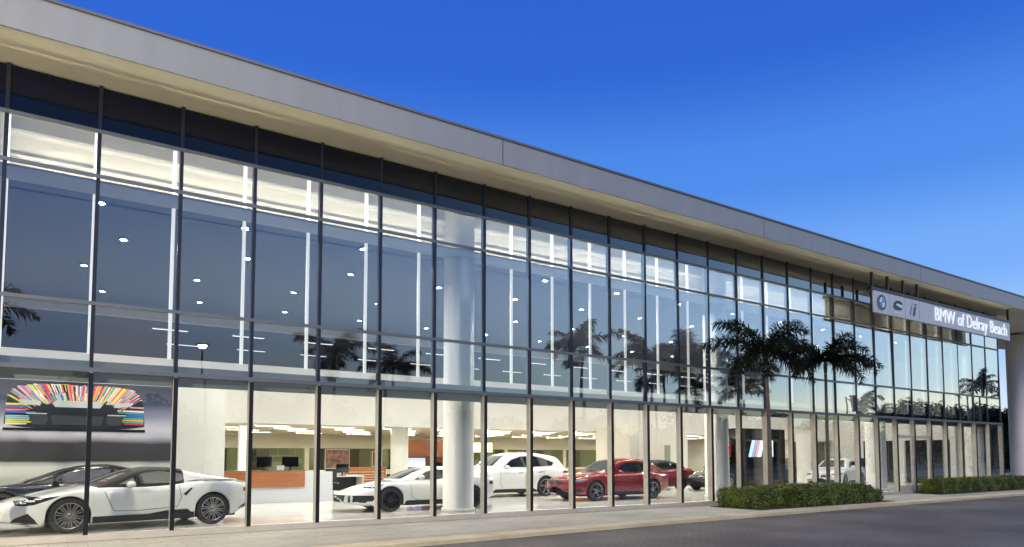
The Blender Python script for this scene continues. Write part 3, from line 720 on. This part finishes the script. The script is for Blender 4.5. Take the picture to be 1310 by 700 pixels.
MB().box(16.0,19.2,18.0,18.5,1.5,2.4).box(16.0,16.3,18.0,18.5,0,1.5).box(18.9,19.2,18.0,18.5,0,1.5).box(16.3,18.9,18.35,18.5,0,1.5).build('veneer_panel', M['brownwood'], t)
t = thing('wall_screen', 'glowing blue screen mounted under the brown wood panel', 'screen', (0,0,0))
MB().box(16.45,17.7,18.26,18.33,.92,1.47).build('housing', M['black'], t); MB().box(16.48,17.67,18.25,18.257,.95,1.44).build('display', M['L_screen'], t)
def picture(x, y, z, w, h, lab, c1, c2):
    t = thing('framed_picture', lab, 'picture', (x,y,z)); mm = mat('picture_print', c1, .4, 0, .0, 3.5, col2=c2)
    MB().box(0,w,-.012,0,0,h).build('print', mm, t); MB().box(-.03,w+.03,0,.03,-.03,h+.03).build('frame', M['white'], t)
picture(13.75, 22.9, .85, 1.4, 1.05, 'dark abstract picture on the rear glass partition', (.02,.02,.025), (.35,.18,.15))
picture(16.6, 22.9, .95, .55, .85, 'small brown picture right of the dark abstract one', (.10,.03,.015), (.20,.08,.03))
def litbox(x, y, z, w, h, lab, m='L_box'):
    t = thing('light_box', lab, 'light box', (x,y,z)); MB().box(0,w,0,.1,0,h).build('housing', M['white'], t); MB().box(.04,w-.04,-.006,-.001,.04,h-.04).build('glowing_face', M[m], t)
litbox(21.0, 19.0, 1.75, 1.5, .6, 'yellow glowing light box above the tall white suv')
litbox(5.85, 9.2, 0.0, .40, 2.6, 'bright cream lit upright panel right of the white display wall', 'L_panel')  # a cream column, no lamp; emission gives its bright look

tag(MB().box(5.0,5.3,14.0,14.05,.7,1.9).build('dark_cabinet', M['darkwall']), 'dark cabinet seen between the display wall and the lit panel', 'cabinet')
tag(MB().box(22.6,24.6,8.2,8.6,0,.95).build('wood_counter', M['wood'], None, bevel=.01), 'orange wood counter between the white suv and the red crossover', 'counter').location = (-3.4,0,0)
for k,(x,lab) in enumerate(((25.0,'narrow dark doorway panel on the cream wall behind the red crossover, the first from left'),(26.8,'narrow dark doorway panel on the cream wall nearest the dark red convertible'))):
    tag(MB().box(x,x+.35,9.3,9.38,0,2.1).build('door_panel', M['olive']), lab, 'door panel')
# display kiosk
K = thing('display_kiosk', 'big black display block with a lit letter logo screen', 'kiosk', (0,0,0))
MB().box(25.9, 29.2, 4.0, 4.9, 0, 2.78).build('block', M['blackgloss'], K, bevel=.04)
c_lb, c_db, c_rd, c_wh = emis('logo_light_blue',(.25,.62,.95),1.3), emis('logo_dark_blue',(.03,.08,.40),1), emis('logo_red',(.80,.04,.05),1), emis('logo_white',(.70,.85,1),1.3)
mb = MB()
def para(x0, x1, z0=1.5, z1=2.25, sl=.28, mi=0): mb.add([(x0,3.992,z0),(x1,3.992,z0),(x1+sl,3.992,z1),(x0+sl,3.992,z1)], [(0,1,2,3)], mi)
para(26.45,26.68,mi=0); para(26.70,26.86,mi=1); para(26.88,27.04,mi=2)
mb.add([(x,3.991,z) for x,z in ((27.06,1.5),(27.36,1.5),(27.50,1.92),(27.62,1.5),(27.72,1.5),(27.92,1.92),(27.95,1.5),(28.25,1.5),(28.25,2.25),(27.95,2.25),(27.74,1.85),(27.66,2.25),(27.34,2.25))], [(0,1,2,12),(2,3,4,10,11,12),(4,5,10),(5,6,7,8,9),(5,9,10)], 3)
mb.build('logo', [c_lb,c_db,c_rd,c_wh], K)
tag(MB().box(25.35,25.65,4.3,4.4,1.5,2.1).build('red_panel', mat('red_board',(.45,.02,.03),.4)), 'small red board mounted left of the black display block', 'board')
tag(MB().box(25.35,25.65,4.4,4.5,0,2.3).build('panel_stand', M['white']), 'white upright stand carrying the small red board', 'stand')
E = thing('exit_sign', 'small green lit exit sign above the entrance doors', 'exit sign', (33.3,1.6,2.62))
MB().box(-.20,.20,0,.05,-.12,.12).build('housing', M['L_exit'], E)
MB().tube([(0,.025,.12),(0,.025,.45)], .01).build('hanger', M['chrome'], E)
# ------------------------------------------------------------------ text
def text(s, size, m, parent, loc, name='lettering', sx=1, ext=.012, shear=0, align='LEFT'):
    cu = bpy.data.curves.new('txt','FONT'); cu.body = s; cu.size = size; cu.extrude = ext; cu.offset = -.010 if size > .5 else 0; cu.shear = shear; cu.align_x = align; cu.resolution_u = 3
    to = bpy.data.objects.new('txt', cu); C.objects.link(to); bpy.context.view_layer.update()
    me = bpy.data.meshes.new_from_object(to.evaluated_get(bpy.context.evaluated_depsgraph_get())); bpy.data.objects.remove(to)
    me.materials.clear(); me.materials.append(m); o = bpy.data.objects.new(name, me); C.objects.link(o); o.parent = parent
    o.location = loc; o.rotation_euler = (PI/2,0,0)
    w = max(v.co.x for v in me.vertices) - min(v.co.x for v in me.vertices)
    o.scale = (sx if sx < 0 else sx/w if sx > 1.01 or True else 1, 1, 1)
    return o
text('EXIT', .2, mat('exit_letters', (.8,.85,.8), .5, emit=(.8,1,.85), es=1), E, (-.16,-.012,-.07), sx=.32, ext=.002)
# ------------------------------------------------------------------ roof sign
G = thing('roof_sign', 'long pale grey sign hanging below the roof edge with white lettering', 'sign', (0,-1.02,0))
msign = mat('sign_panel', (.60,.65,.72), .45, .1, .04, .8)
zb0, zt0 = 7.36, 8.25
xx = [27.9, 29.15, 30.4, 31.6, 40.75]
for a, b_ in zip(xx, xx[1:]): MB().box(a+.012, b_-.012, -.06, 0, zb0, zt0).build('sign_panel', msign, G)
MB().box(xx[0], xx[-1], .003, .08, zb0, zt0).build('sign_back', M['black'], G)
MB().box(xx[0]-.1, xx[-1]+.15, -.05, .10, 8.27, 8.40).build('support_rail', M['black'], G)
for x in (27.95, 29.15, 30.4, 31.6, 40.8): MB().box(x-.04, x+.04, -.03, .06, 8.40, 9.0).build('bracket', M['black'], G)
mwl = mat('white_letters', (.92,.94,.97), .3, emit=(.9,.95,1), es=.5)
text('BMW of Delray Beach', .88, mwl, G, (32.9,-.085,7.55), sx=7.35, ext=.02)
def disc(r_, n=40, cx=0, cz=0, y=-.07, a0=0, a1=2*PI): 
    pts = [(cx+r_*math.cos(a0+(a1-a0)*i/n), y, cz+r_*math.sin(a0+(a1-a0)*i/n)) for i in range(n if a1-a0 > 6 else n+1)]
    return pts
cx, cz = 28.52, 7.81
e1 = MB(); e1.lathe([(.0,0),(.33,0),(.33,-.02),(0,-.02)], 40, 'y', 0, (cx,-.065,cz))
em = e1.build('round_emblem', M['black'], G)
mb = MB()
for q in range(4):
    a0 = q*PI/2; mb.add([(cx,-.092,cz)] + disc(.205, 10, cx, cz, -.092, a0, a0+PI/2), [tuple(range(12))], q % 2)
mb.build('quadrants', [mat('emblem_blue',(.04,.22,.60),.3), mat('emblem_white',(.8,.82,.85),.3)], em)
mb = MB(); mb.lathe([(.205,-.092),(.225,-.094)], 40, 'y', 0, (cx,0,cz)); mb.lathe([(.318,-.088),(.335,-.088)], 40, 'y', 0, (cx,0,cz)); mb.build('ring', M['chrome'], em)
mb = MB(); pts = [(29.42,7.72),(29.50,7.92),(29.66,8.03),(29.95,8.05),(30.16,7.98),(30.18,7.78),(30.05,7.66),(29.6,7.64)]
mb.add([(x,-.075,z) for x,z in pts]+[(x,-.062,z) for x,z in pts], [tuple(range(8))[::-1]]+[(i,(i+1)%8,8+(i+1)%8,8+i) for i in range(8)]); eb = mb.build('dark_emblem', M['black'], G)
mb = MB().add([(29.62,-.078,7.84),(30.12,-.078,7.74),(30.16,-.078,7.88),(29.72,-.078,7.92)], [(0,1,2,3)]); mb.build('highlight', M['chrome'], eb)
MB().box(29.5,30.1,-.07,-.062,7.50,7.55).build('small_caption_bar', mat('caption',(.85,.88,.92),.4), G)
mb = MB()
for x, w in ((30.78,.05),(31.02,.16)):
    mb.add([(x,-.07,7.55),(x+w,-.07,7.55),(x+w+.14,-.07,7.95),(x+.14,-.07,7.95)], [(0,1,2,3)]); 
    mb.add([(x+.16,-.07,8.0),(x+w+.16,-.07,8.0),(x+w+.19,-.07,8.08),(x+.19,-.07,8.08)], [(0,1,2,3)])
mb.build('slanted_emblem', M['black'], G)

# ------------------------------------------------------------------ palms
def frond_mesh(mb, base, az, el, L, rng, nl=34, leaf=.42, droop=1.0, shag=.5, lw=.020):
    pts = []; p = Vector(base); e = el
    n = 14; dirs = []
    for i in range(n+1):
        d = Vector((math.cos(az)*math.cos(e), math.sin(az)*math.cos(e), math.sin(e))); pts.append(p.copy()); dirs.append(d)
        p = p + d*(L/n); e -= droop*(1.5/n)*(0.4+1.2*i/n)
    mb.tube(pts, [.030*(1-i/n)+.007 for i in range(n+1)], 5)
    side0 = Vector((-math.sin(az), math.cos(az), 0))
    for k in range(nl):
        t = .10 + .90*k/nl; f = t*n; i = min(int(f), n-1); q = pts[i].lerp(pts[i+1], f-i); d = dirs[i]
        up = side0.cross(d).normalized()
        ll = leaf*(math.sin(PI*min(1, .12+t*.85))**.6)*rng.uniform(.8,1.15)
        for s_ in (-1, 1):
            rot = rng.uniform(-1, .9)*shag
            ld = (side0*s_*math.cos(rot) + up*math.sin(rot) + d*rng.uniform(.35,.75)).normalized()
            w = d*lw*rng.uniform(.8,1.3)
            tip = q + ld*ll + Vector((0,0,-ll*rng.uniform(.25,.6)))
            mid = q + ld*ll*.55 + Vector((0,0,-ll*.06))
            mb.add([q-w, q+w, mid+w*1.1, mid-w*1.1, tip], [(0,1,2,3),(3,2,4)])
def palm(name, label, x, y, z0, h, crown_r, seed, nf=15, group=None, leaf=.42, tr=.12, lean=(0,0), fr=None, shag=.5, nl=34, lw=.020):
    rng = random.Random(seed); t = thing(name, label, 'palm tree', (x,y,z0), 0, group)
    pts = []; rad = []; n = 22
    for i in range(n+1):
        q = i/n; pts.append((lean[0]*q*q, lean[1]*q*q, h*q)); rad.append(tr*(1.35-.35*min(1,q*6))*(1-.35*q)*(1+.05*(i%2)))
    MB().tube(pts, rad, 14).build('trunk', M['bark'], t, smooth=True)
    top = Vector(pts[-1])
    MB().tube([top-Vector((0,0,.1)), top+Vector((0,0,.12)), top+Vector((0,0,.45))], [tr*.80, tr*.95, tr*.35], 12).build('crownshaft', M['shaft'], t, smooth=True)
    mb = MB()
    for k in range(nf):
        az = 2*PI*k/nf*1.0 + rng.uniform(-.35,.35) + (k%3)*.4; el = rng.choice([1.15,.85,.6,.35,.1,-.1]) + rng.uniform(-.12,.12)
        if fr and k < len(fr): az, el = fr[k][:2]
        frond_mesh(mb, top+Vector((0,0,.32)), az, el, crown_r*rng.uniform(.85,1.12)*(fr[k][2] if fr and k < len(fr) else 1), rng, leaf=leaf, droop=rng.uniform(.8,1.25), shag=shag, nl=nl, lw=lw)
    mb.build('crown', M['frond'], t)
    return t
# image-right direction in the world: az 0 (+x) ; image-left: az pi
LFT, RGT = R(146), R(-34)
FRA = [(LFT,.95,1.15),(LFT+.25,.42,1.2),(LFT-.35,.62,1.1),(LFT+.1,.02,.95),(LFT-.15,1.2,1.0),(RGT,.98,1.1),(RGT+.3,.45,1.0),(RGT-.35,.62,1.0),(RGT,.08,.95),(RGT+.6,.9,.9),(R(56),.6,1),(R(-124),.45,1),(R(-100),1.0,.9),(R(80),.1,.9),(R(-140),-.1,.85)]
FRB = [(LFT,.85,.85),(LFT+.3,.30,.70),(LFT-.4,.9,.9),(RGT,.80,1.05),(RGT+.2,.42,1.25),(RGT-.3,.30,1.1),(RGT,1.15,.9),(R(56),.6,.9),(R(-124),.6,.9),(R(-100),1.1,.85),(R(90),.2,.8),(LFT,.0,.75)]
palm('palm_tree', 'nearer dark palm with a wide feathery crown in the longer hedge', 20.02, -1.75, ZW, 4.75, 1.85, 4, nf=18, leaf=.54, tr=.078, lean=(-.12,0), shag=.95, nl=62, lw=.015, fr=FRA)
palm('palm_tree', 'farther dark palm with a drooping frond reaching right', 23.3, -1.75, ZW, 4.72, 1.75, 9, nf=16, leaf=.50, tr=.070, shag=.9, nl=60, lw=.015, fr=FRB)
# street palms across the drive (seen mirrored in the glass)
src = []
labs = 'street palm across the drive, mirrored in the facade glass'
spots = [(32.3,-23,8.9,1.9,0),(14.0,-23,7.3,1.7,1),(18.0,-23.5,6.9,1.8,2),(38.8,-23,8.6,1.9,1),(41.6,-24.5,8.0,1.9,0),(44.6,-23,6.9,1.8,2),(50.9,-23,7.2,1.9,0),(70.2,-23,6.7,1.7,1),(78.0,-25,5.8,1.7,2),(96,-23,9.6,2.4,1),(-3.2,-23,8.6,1.8,2),(112,-24,8.5,2.0,0)]
for v in range(3): src.append(palm('street_palm', labs, 0, 0, 0, 7.5, 2.75, 30+v, nf=13, group='street palms across the drive', leaf=.75, tr=.13, shag=.6, nl=44, lw=.035))
used = set()
for x, y, h, cr_, v in spots:
    o = src[v] if v not in used else copy_tree(src[v]); used.add(v)
    s_ = h/7.5; o.location = (x, y, ZR); o.scale = (s_, s_, s_); o.rotation_euler = (0,0,random.uniform(0,6))
# ------------------------------------------------------------------ hedges
def leaves(mb, boxfn, n, rng, s=.035):
    for _ in range(n):
        p, nr = boxfn(rng); a = Vector((rng.gauss(0,1),rng.gauss(0,1),rng.gauss(0,1))).normalized(); nn = (nr + a*.8).normalized()
        u = nn.cross(Vector((rng.gauss(0,1),rng.gauss(0,1),rng.gauss(0,1)))).normalized(); w = nn.cross(u); q = s*rng.uniform(.6,1.4)
        mb.add([p-u*q, p+w*q*.5, p+u*q, p-w*q*.5], [(0,1,2,3)])
def hedge(label, segs, seed):
    rng = random.Random(seed); t = thing('hedge', label, 'hedge', (segs[0][0], segs[0][2], ZW)); ox, oy = segs[0][0], segs[0][2]
    core = MB(); lv = MB()
    for (x0,x1,y0,y1,h) in segs:
        x0-=ox;x1-=ox;y0-=oy;y1-=oy
        core.box(x0+.08,x1-.08,y0+.08,y1-.08,0,h-.08)
        def fn(rng):
            areas = [((x1-x0)*h,0),((x1-x0)*(y1-y0)*1.1,1),((y1-y0)*h,2),((y1-y0)*h,3),((x1-x0)*h*.5,4)]
            r_ = rng.random()*sum(a for a,_ in areas)
            for a, k in areas:
                r_ -= a
                if r_ <= 0: break
            X, Y, Zz = rng.uniform(x0,x1), rng.uniform(y0,y1), rng.uniform(.02,h)
            bump = .035*math.sin(X*5.1+Zz*4)+.03*math.sin(X*11+Y*7)+rng.gauss(-.01,.03)
            if k==0: return Vector((X,y0-bump,Zz)), Vector((0,-1,0))
            if k==1: return Vector((X,Y,h+bump)), Vector((0,0,1))
            if k==2: return Vector((x0-bump,Y,Zz)), Vector((-1,0,0))
            if k==3: return Vector((x1+bump,Y,Zz)), Vector((1,0,0))
            return Vector((X,y1+bump,Zz)), Vector((0,1,0))
        leaves(lv, fn, int(2300*((x1-x0)*(h*1.5+y1-y0))), rng)
    core.build('twigs', M['hedgecore'], t); lv.build('foliage', M['hedge'], t)
for nm_, (a_,b_,c_,d_) in (('planting_bed',(18.4,26.3,-2.5,-.6)),('planting_bed',(32.4,42.3,-1.35,-.2))):
    o = MB().box(a_,b_,c_,d_,-.3,ZW+.012).build(nm_, mat('mulch', (.05,.035,.022), .95, 0, .5, 9, bump=.8, bscale=40)); tag(o, kind='structure')
hedge('long clipped green hedge around the two palms', [(18.6,20.5,-2.0,-.75,.54),(20.45,25.0,-2.35,-.8,.60),(24.95,26.0,-2.2,-1.0,.42)], 1)
hedge('clipped green hedge by the far end of the facade', [(32.7,42.0,-1.15,-.35,.58)], 2)
# ------------------------------------------------------------------ trees
def tree(name, label, x, y, h, r_, seed, group=None):
    rng = random.Random(seed); t = thing(name, label, 'tree', (x,y,ZR), 0, group)
    mb = MB().tube([(0,0,0),(.1,0,h*.3),(0,.1,h*.6)], [.22,.17,.10], 8); cl = []
    for k in range(9):
        a = rng.uniform(0,6.28); e = Vector((math.cos(a)*r_*rng.uniform(.3,.75), math.sin(a)*r_*rng.uniform(.3,.75), h*rng.uniform(.5,.88)))
        mb.tube([(0,0,h*.35), e*.6+Vector((0,0,h*.15)), e], [.10,.06,.03], 5); cl.append(e)
    for k in range(7):
        a = rng.uniform(0,6.28); cl.append(Vector((math.cos(a)*r_*.7, math.sin(a)*r_*.7, h*rng.uniform(.25,.5))))
    mb.build('trunk', M['bark'], t); lv = MB()
    for e in cl+[Vector((0,0,h*.8))]:
        cr2 = r_*rng.uniform(.35,.55)
        def fn(rng):
            d = Vector((rng.gauss(0,1),rng.gauss(0,1),rng.gauss(0,.8))).normalized(); return e + d*cr2*rng.uniform(.5,1.05), d
        leaves(lv, fn, 330, rng, .20)
    lv.build('crown', M['tree'], t); return t
tp = [tree('roadside_tree', 'dark leafy tree across the street, mirrored in the glass', 60, -44, 8.5, 3.6, 50, 'trees across the street'),
      tree('roadside_tree', 'dark leafy tree across the street, mirrored in the glass', 66, -45, 7.5, 4.0, 51, 'trees across the street')]
rng = random.Random(8)
for k in range(36):
    o = copy_tree(tp[k % 2]) if k > 1 else tp[k]; x = 76 + k*4.6 + rng.uniform(-1.5,1.5); s_ = rng.uniform(.80,.95) if x < 100 else (rng.uniform(.75,.95) if x < 132 else rng.uniform(1.25,1.5))
    o.location = (x, -46+rng.uniform(-4,3), ZR); o.scale = (s_*1.25, s_*1.25, s_); o.rotation_euler = (0,0,rng.uniform(0,6))
lv = MB(); rg = random.Random(4); prev = None
for x in range(-70, 300):
    hh = (5.6 if x < 30 else 5.0 if x < 70 else 4.6 if x < 96 else 4.0 if x < 130 else 7.0)+.9*math.sin(x*.37)+.6*math.sin(x*.91)
    if prev: 
        for y0_, y1_ in ((-50,-46.5),):
            lv.add([(x-1,y0_,-.3),(x,y0_,-.3),(x,y1_,-.3),(x-1,y1_,-.3),(x-1,y0_+.6,prev),(x,y0_+.6,hh),(x,y1_-.6,hh),(x-1,y1_-.6,prev)],[(0,1,5,4),(2,3,7,6),(4,5,6,7)])
    prev = hh
    def fn(rng): 
        q = rng.random(); return Vector((x+rng.uniform(-.7,.7), -46.3+rng.gauss(0,.35)-1.2*q, (hh+.5)*q**.7)), Vector((0,1,.3))
    leaves(lv, fn, 110 if x < 74 else 170, rg, .24)
tag(lv.build('shrubbery', M['tree']), kind='stuff')
for i,(x,y,h,r_,lab) in enumerate(((62,10,5.2,3.0,'dark bushy tree just beyond the end of the building'),(72,6,6.4,3.4,'taller dark tree behind the outdoor column'),(84,14,6.2,3.6,'distant dark tree far beyond the building end'),(96,-2,5.5,3.2,'small round tree at the far edge of the driveway'),(110,20,7.5,4.2,'broad dark tree, the most distant one behind the building'))):
    tree('background_tree', lab, x, y, h, r_, 70+i)
palm('palm_tree', 'shaggy dark palm at the far corner of the building', 55, 5.3, ZR, 3.6, 2.5, 77, nf=24, leaf=.6, tr=.16, shag=1.0)
for i,(x,y,lab) in enumerate(((45.2,-.2,'short white bollard beside the far hedge'),)):
    t = thing('bollard', lab, 'bollard', (x,y,ZW)); MB().lathe([(0,0),(.07,0),(.07,.95),(.05,1.0),(0,1.0)], 16).build('post', M['column'], t)
# street lamp
SL = thing('street_lamp', 'lit street lamp across the drive, mirrored in the glass', 'street lamp', (7.36,-25,ZR))
MB().tube([(0,0,0),(0,0,8.05)], [.09,.05], 10).build('pole', M['cap'], SL); MB().box(-.32,.32,-.2,.2,8.06,8.16).build('lamp_head', M['cap'], SL); MB().lathe([(0,7.88),(.16,7.93),(.26,8.055),(0,8.056)], 20).build('lens', M['L_street'], SL)
SL3 = copy_tree(SL); SL3.location = (-11, -10.5, ZR); SL3['label'] = 'lit lamp post beside the driveway past the near end of the building'  # out-of-view post added for warm light on walkway and cars
la = bpy.data.lights.new('street_lamp_light', 'AREA'); la.shape = 'DISK'; la.size = .5; la.energy = 7000; la.color = (1,.86,.62)
lo = bpy.data.objects.new('street_lamp_light', la); C.objects.link(lo); lo.parent = SL3; lo.location = (0,0,7.9); lo.rotation_euler = (R(30), R(-32), 0)
SL2 = thing('signal_mast', 'dark traffic signal mast across the street, mirrored in the glass', 'signal mast', (66,-23,ZR))
MB().tube([(0,0,0),(0,0,7.6)], .08, 8).tube([(0,0,7.4),(4.5,0,7.5)], .05, 8).build('mast', M['cap'], SL2); MB().box(.9,1.3,-.15,.15,6.2,7.4).build('signal_head', M['black'], SL2)

# ------------------------------------------------------------------ world (dusk sky)
W = bpy.data.worlds.new('World'); S.world = W; W.use_nodes = True; t = W.node_tree; t.nodes.clear(); N = t.nodes.new; L = t.links.new
out = N('ShaderNodeOutputWorld'); bg = N('ShaderNodeBackground'); tc = N('ShaderNodeTexCoord'); sp = N('ShaderNodeSeparateXYZ')
L(tc.outputs['Generated'], sp.inputs[0])
def ramp(stops):
    r_ = N('ShaderNodeValToRGB'); r_.color_ramp.interpolation = 'EASE'; e = r_.color_ramp.elements
    e[0].position = stops[0][0]; e[0].color = (*stops[0][1],1); e[1].position = stops[-1][0]; e[1].color = (*stops[-1][1],1)
    for p_, c_ in stops[1:-1]: q = e.new(p_); q.color = (*c_,1)
    return r_
rt = ramp([(0,(.95,.62,.32)),(.025,(.98,.84,.52)),(.055,(.84,.88,.68)),(.10,(.58,.76,.82)),(.20,(.42,.64,.92)),(.30,(.30,.54,.92)),(.48,(.12,.32,.82)),(.75,(.045,.14,.55)),(1,(.03,.09,.42))])
ra_ = ramp([(0,(.72,.52,.46)),(.08,(.62,.52,.56)),(.18,(.34,.42,.68)),(.32,(.13,.28,.72)),(.52,(.030,.115,.56)),(.8,(.018,.07,.40)),(1,(.015,.05,.32))])
L(sp.outputs[2], rt.inputs[0]); L(sp.outputs[2], ra_.inputs[0])
cmb = N('ShaderNodeCombineXYZ'); L(sp.outputs[0], cmb.inputs[0]); L(sp.outputs[1], cmb.inputs[1])
nm = N('ShaderNodeVectorMath'); nm.operation = 'NORMALIZE'; L(cmb.outputs[0], nm.inputs[0])
SAZ = R(-18)
dt = N('ShaderNodeVectorMath'); dt.operation = 'DOT_PRODUCT'; dt.inputs[1].default_value = (math.cos(SAZ), math.sin(SAZ), 0); L(nm.outputs[0], dt.inputs[0])
mr = N('ShaderNodeMapRange'); mr.interpolation_type = 'SMOOTHSTEP'; mr.inputs['From Min'].default_value = .0; mr.inputs['From Max'].default_value = .98; L(dt.outputs['Value'], mr.inputs[0])
mx = N('ShaderNodeMix'); mx.data_type = 'RGBA'; L(mr.outputs[0], mx.inputs[0]); L(ra_.outputs[0], mx.inputs[6]); L(rt.outputs[0], mx.inputs[7])
rn = ramp([(0,(.78,.74,.70)),(.06,(.62,.74,.88)),(.13,(.36,.56,.92)),(.24,(.17,.39,.87)),(.36,(.072,.245,.76)),(.50,(.029,.125,.60)),(.75,(.018,.08,.46)),(1,(.015,.06,.38))])
L(sp.outputs[2], rn.inputs[0])
sy = N('ShaderNodeSeparateXYZ'); L(nm.outputs[0], sy.inputs[0]); m2 = N('ShaderNodeMapRange'); m2.interpolation_type = 'SMOOTHSTEP'
m2.inputs['From Min'].default_value = -.25; m2.inputs['From Max'].default_value = .25; L(sy.outputs[1], m2.inputs[0])
mx2 = N('ShaderNodeMix'); mx2.data_type = 'RGBA'; L(m2.outputs[0], mx2.inputs[0]); L(mx.outputs[2], mx2.inputs[6]); L(rn.outputs[0], mx2.inputs[7])
L(mx2.outputs[2], bg.inputs[0]); bg.inputs[1].default_value = 1.0; L(bg.outputs[0], out.inputs[0])
twilight_fill = bpy.data.lights.new('sun', 'SUN'); twilight_fill.energy = 1.1; twilight_fill.angle = R(30); twilight_fill.color = (1,.88,.74); so = bpy.data.objects.new('sun', twilight_fill); C.objects.link(so)  # high wide lamp added as twilight fill; the real one has set
d = Vector((math.cos(R(-75)), math.sin(R(-75)), math.tan(R(50)))); so.rotation_euler = d.to_track_quat('Z', 'Y').to_euler()

# ------------------------------------------------------------------ render settings
S.render.engine = 'CYCLES'; c = S.cycles
c.max_bounces = 10; c.transparent_max_bounces = 20; c.diffuse_bounces = 4; c.glossy_bounces = 5; c.transmission_bounces = 4
c.use_denoising = True; c.sample_clamp_indirect = 6; c.sample_clamp_direct = 0; c.caustics_reflective = False; c.caustics_refractive = False
c.use_adaptive_sampling = True; c.adaptive_threshold = .015
S.view_settings.view_transform = 'Standard'; S.view_settings.look = 'None'; S.view_settings.gamma = 1; S.view_settings.exposure = .14
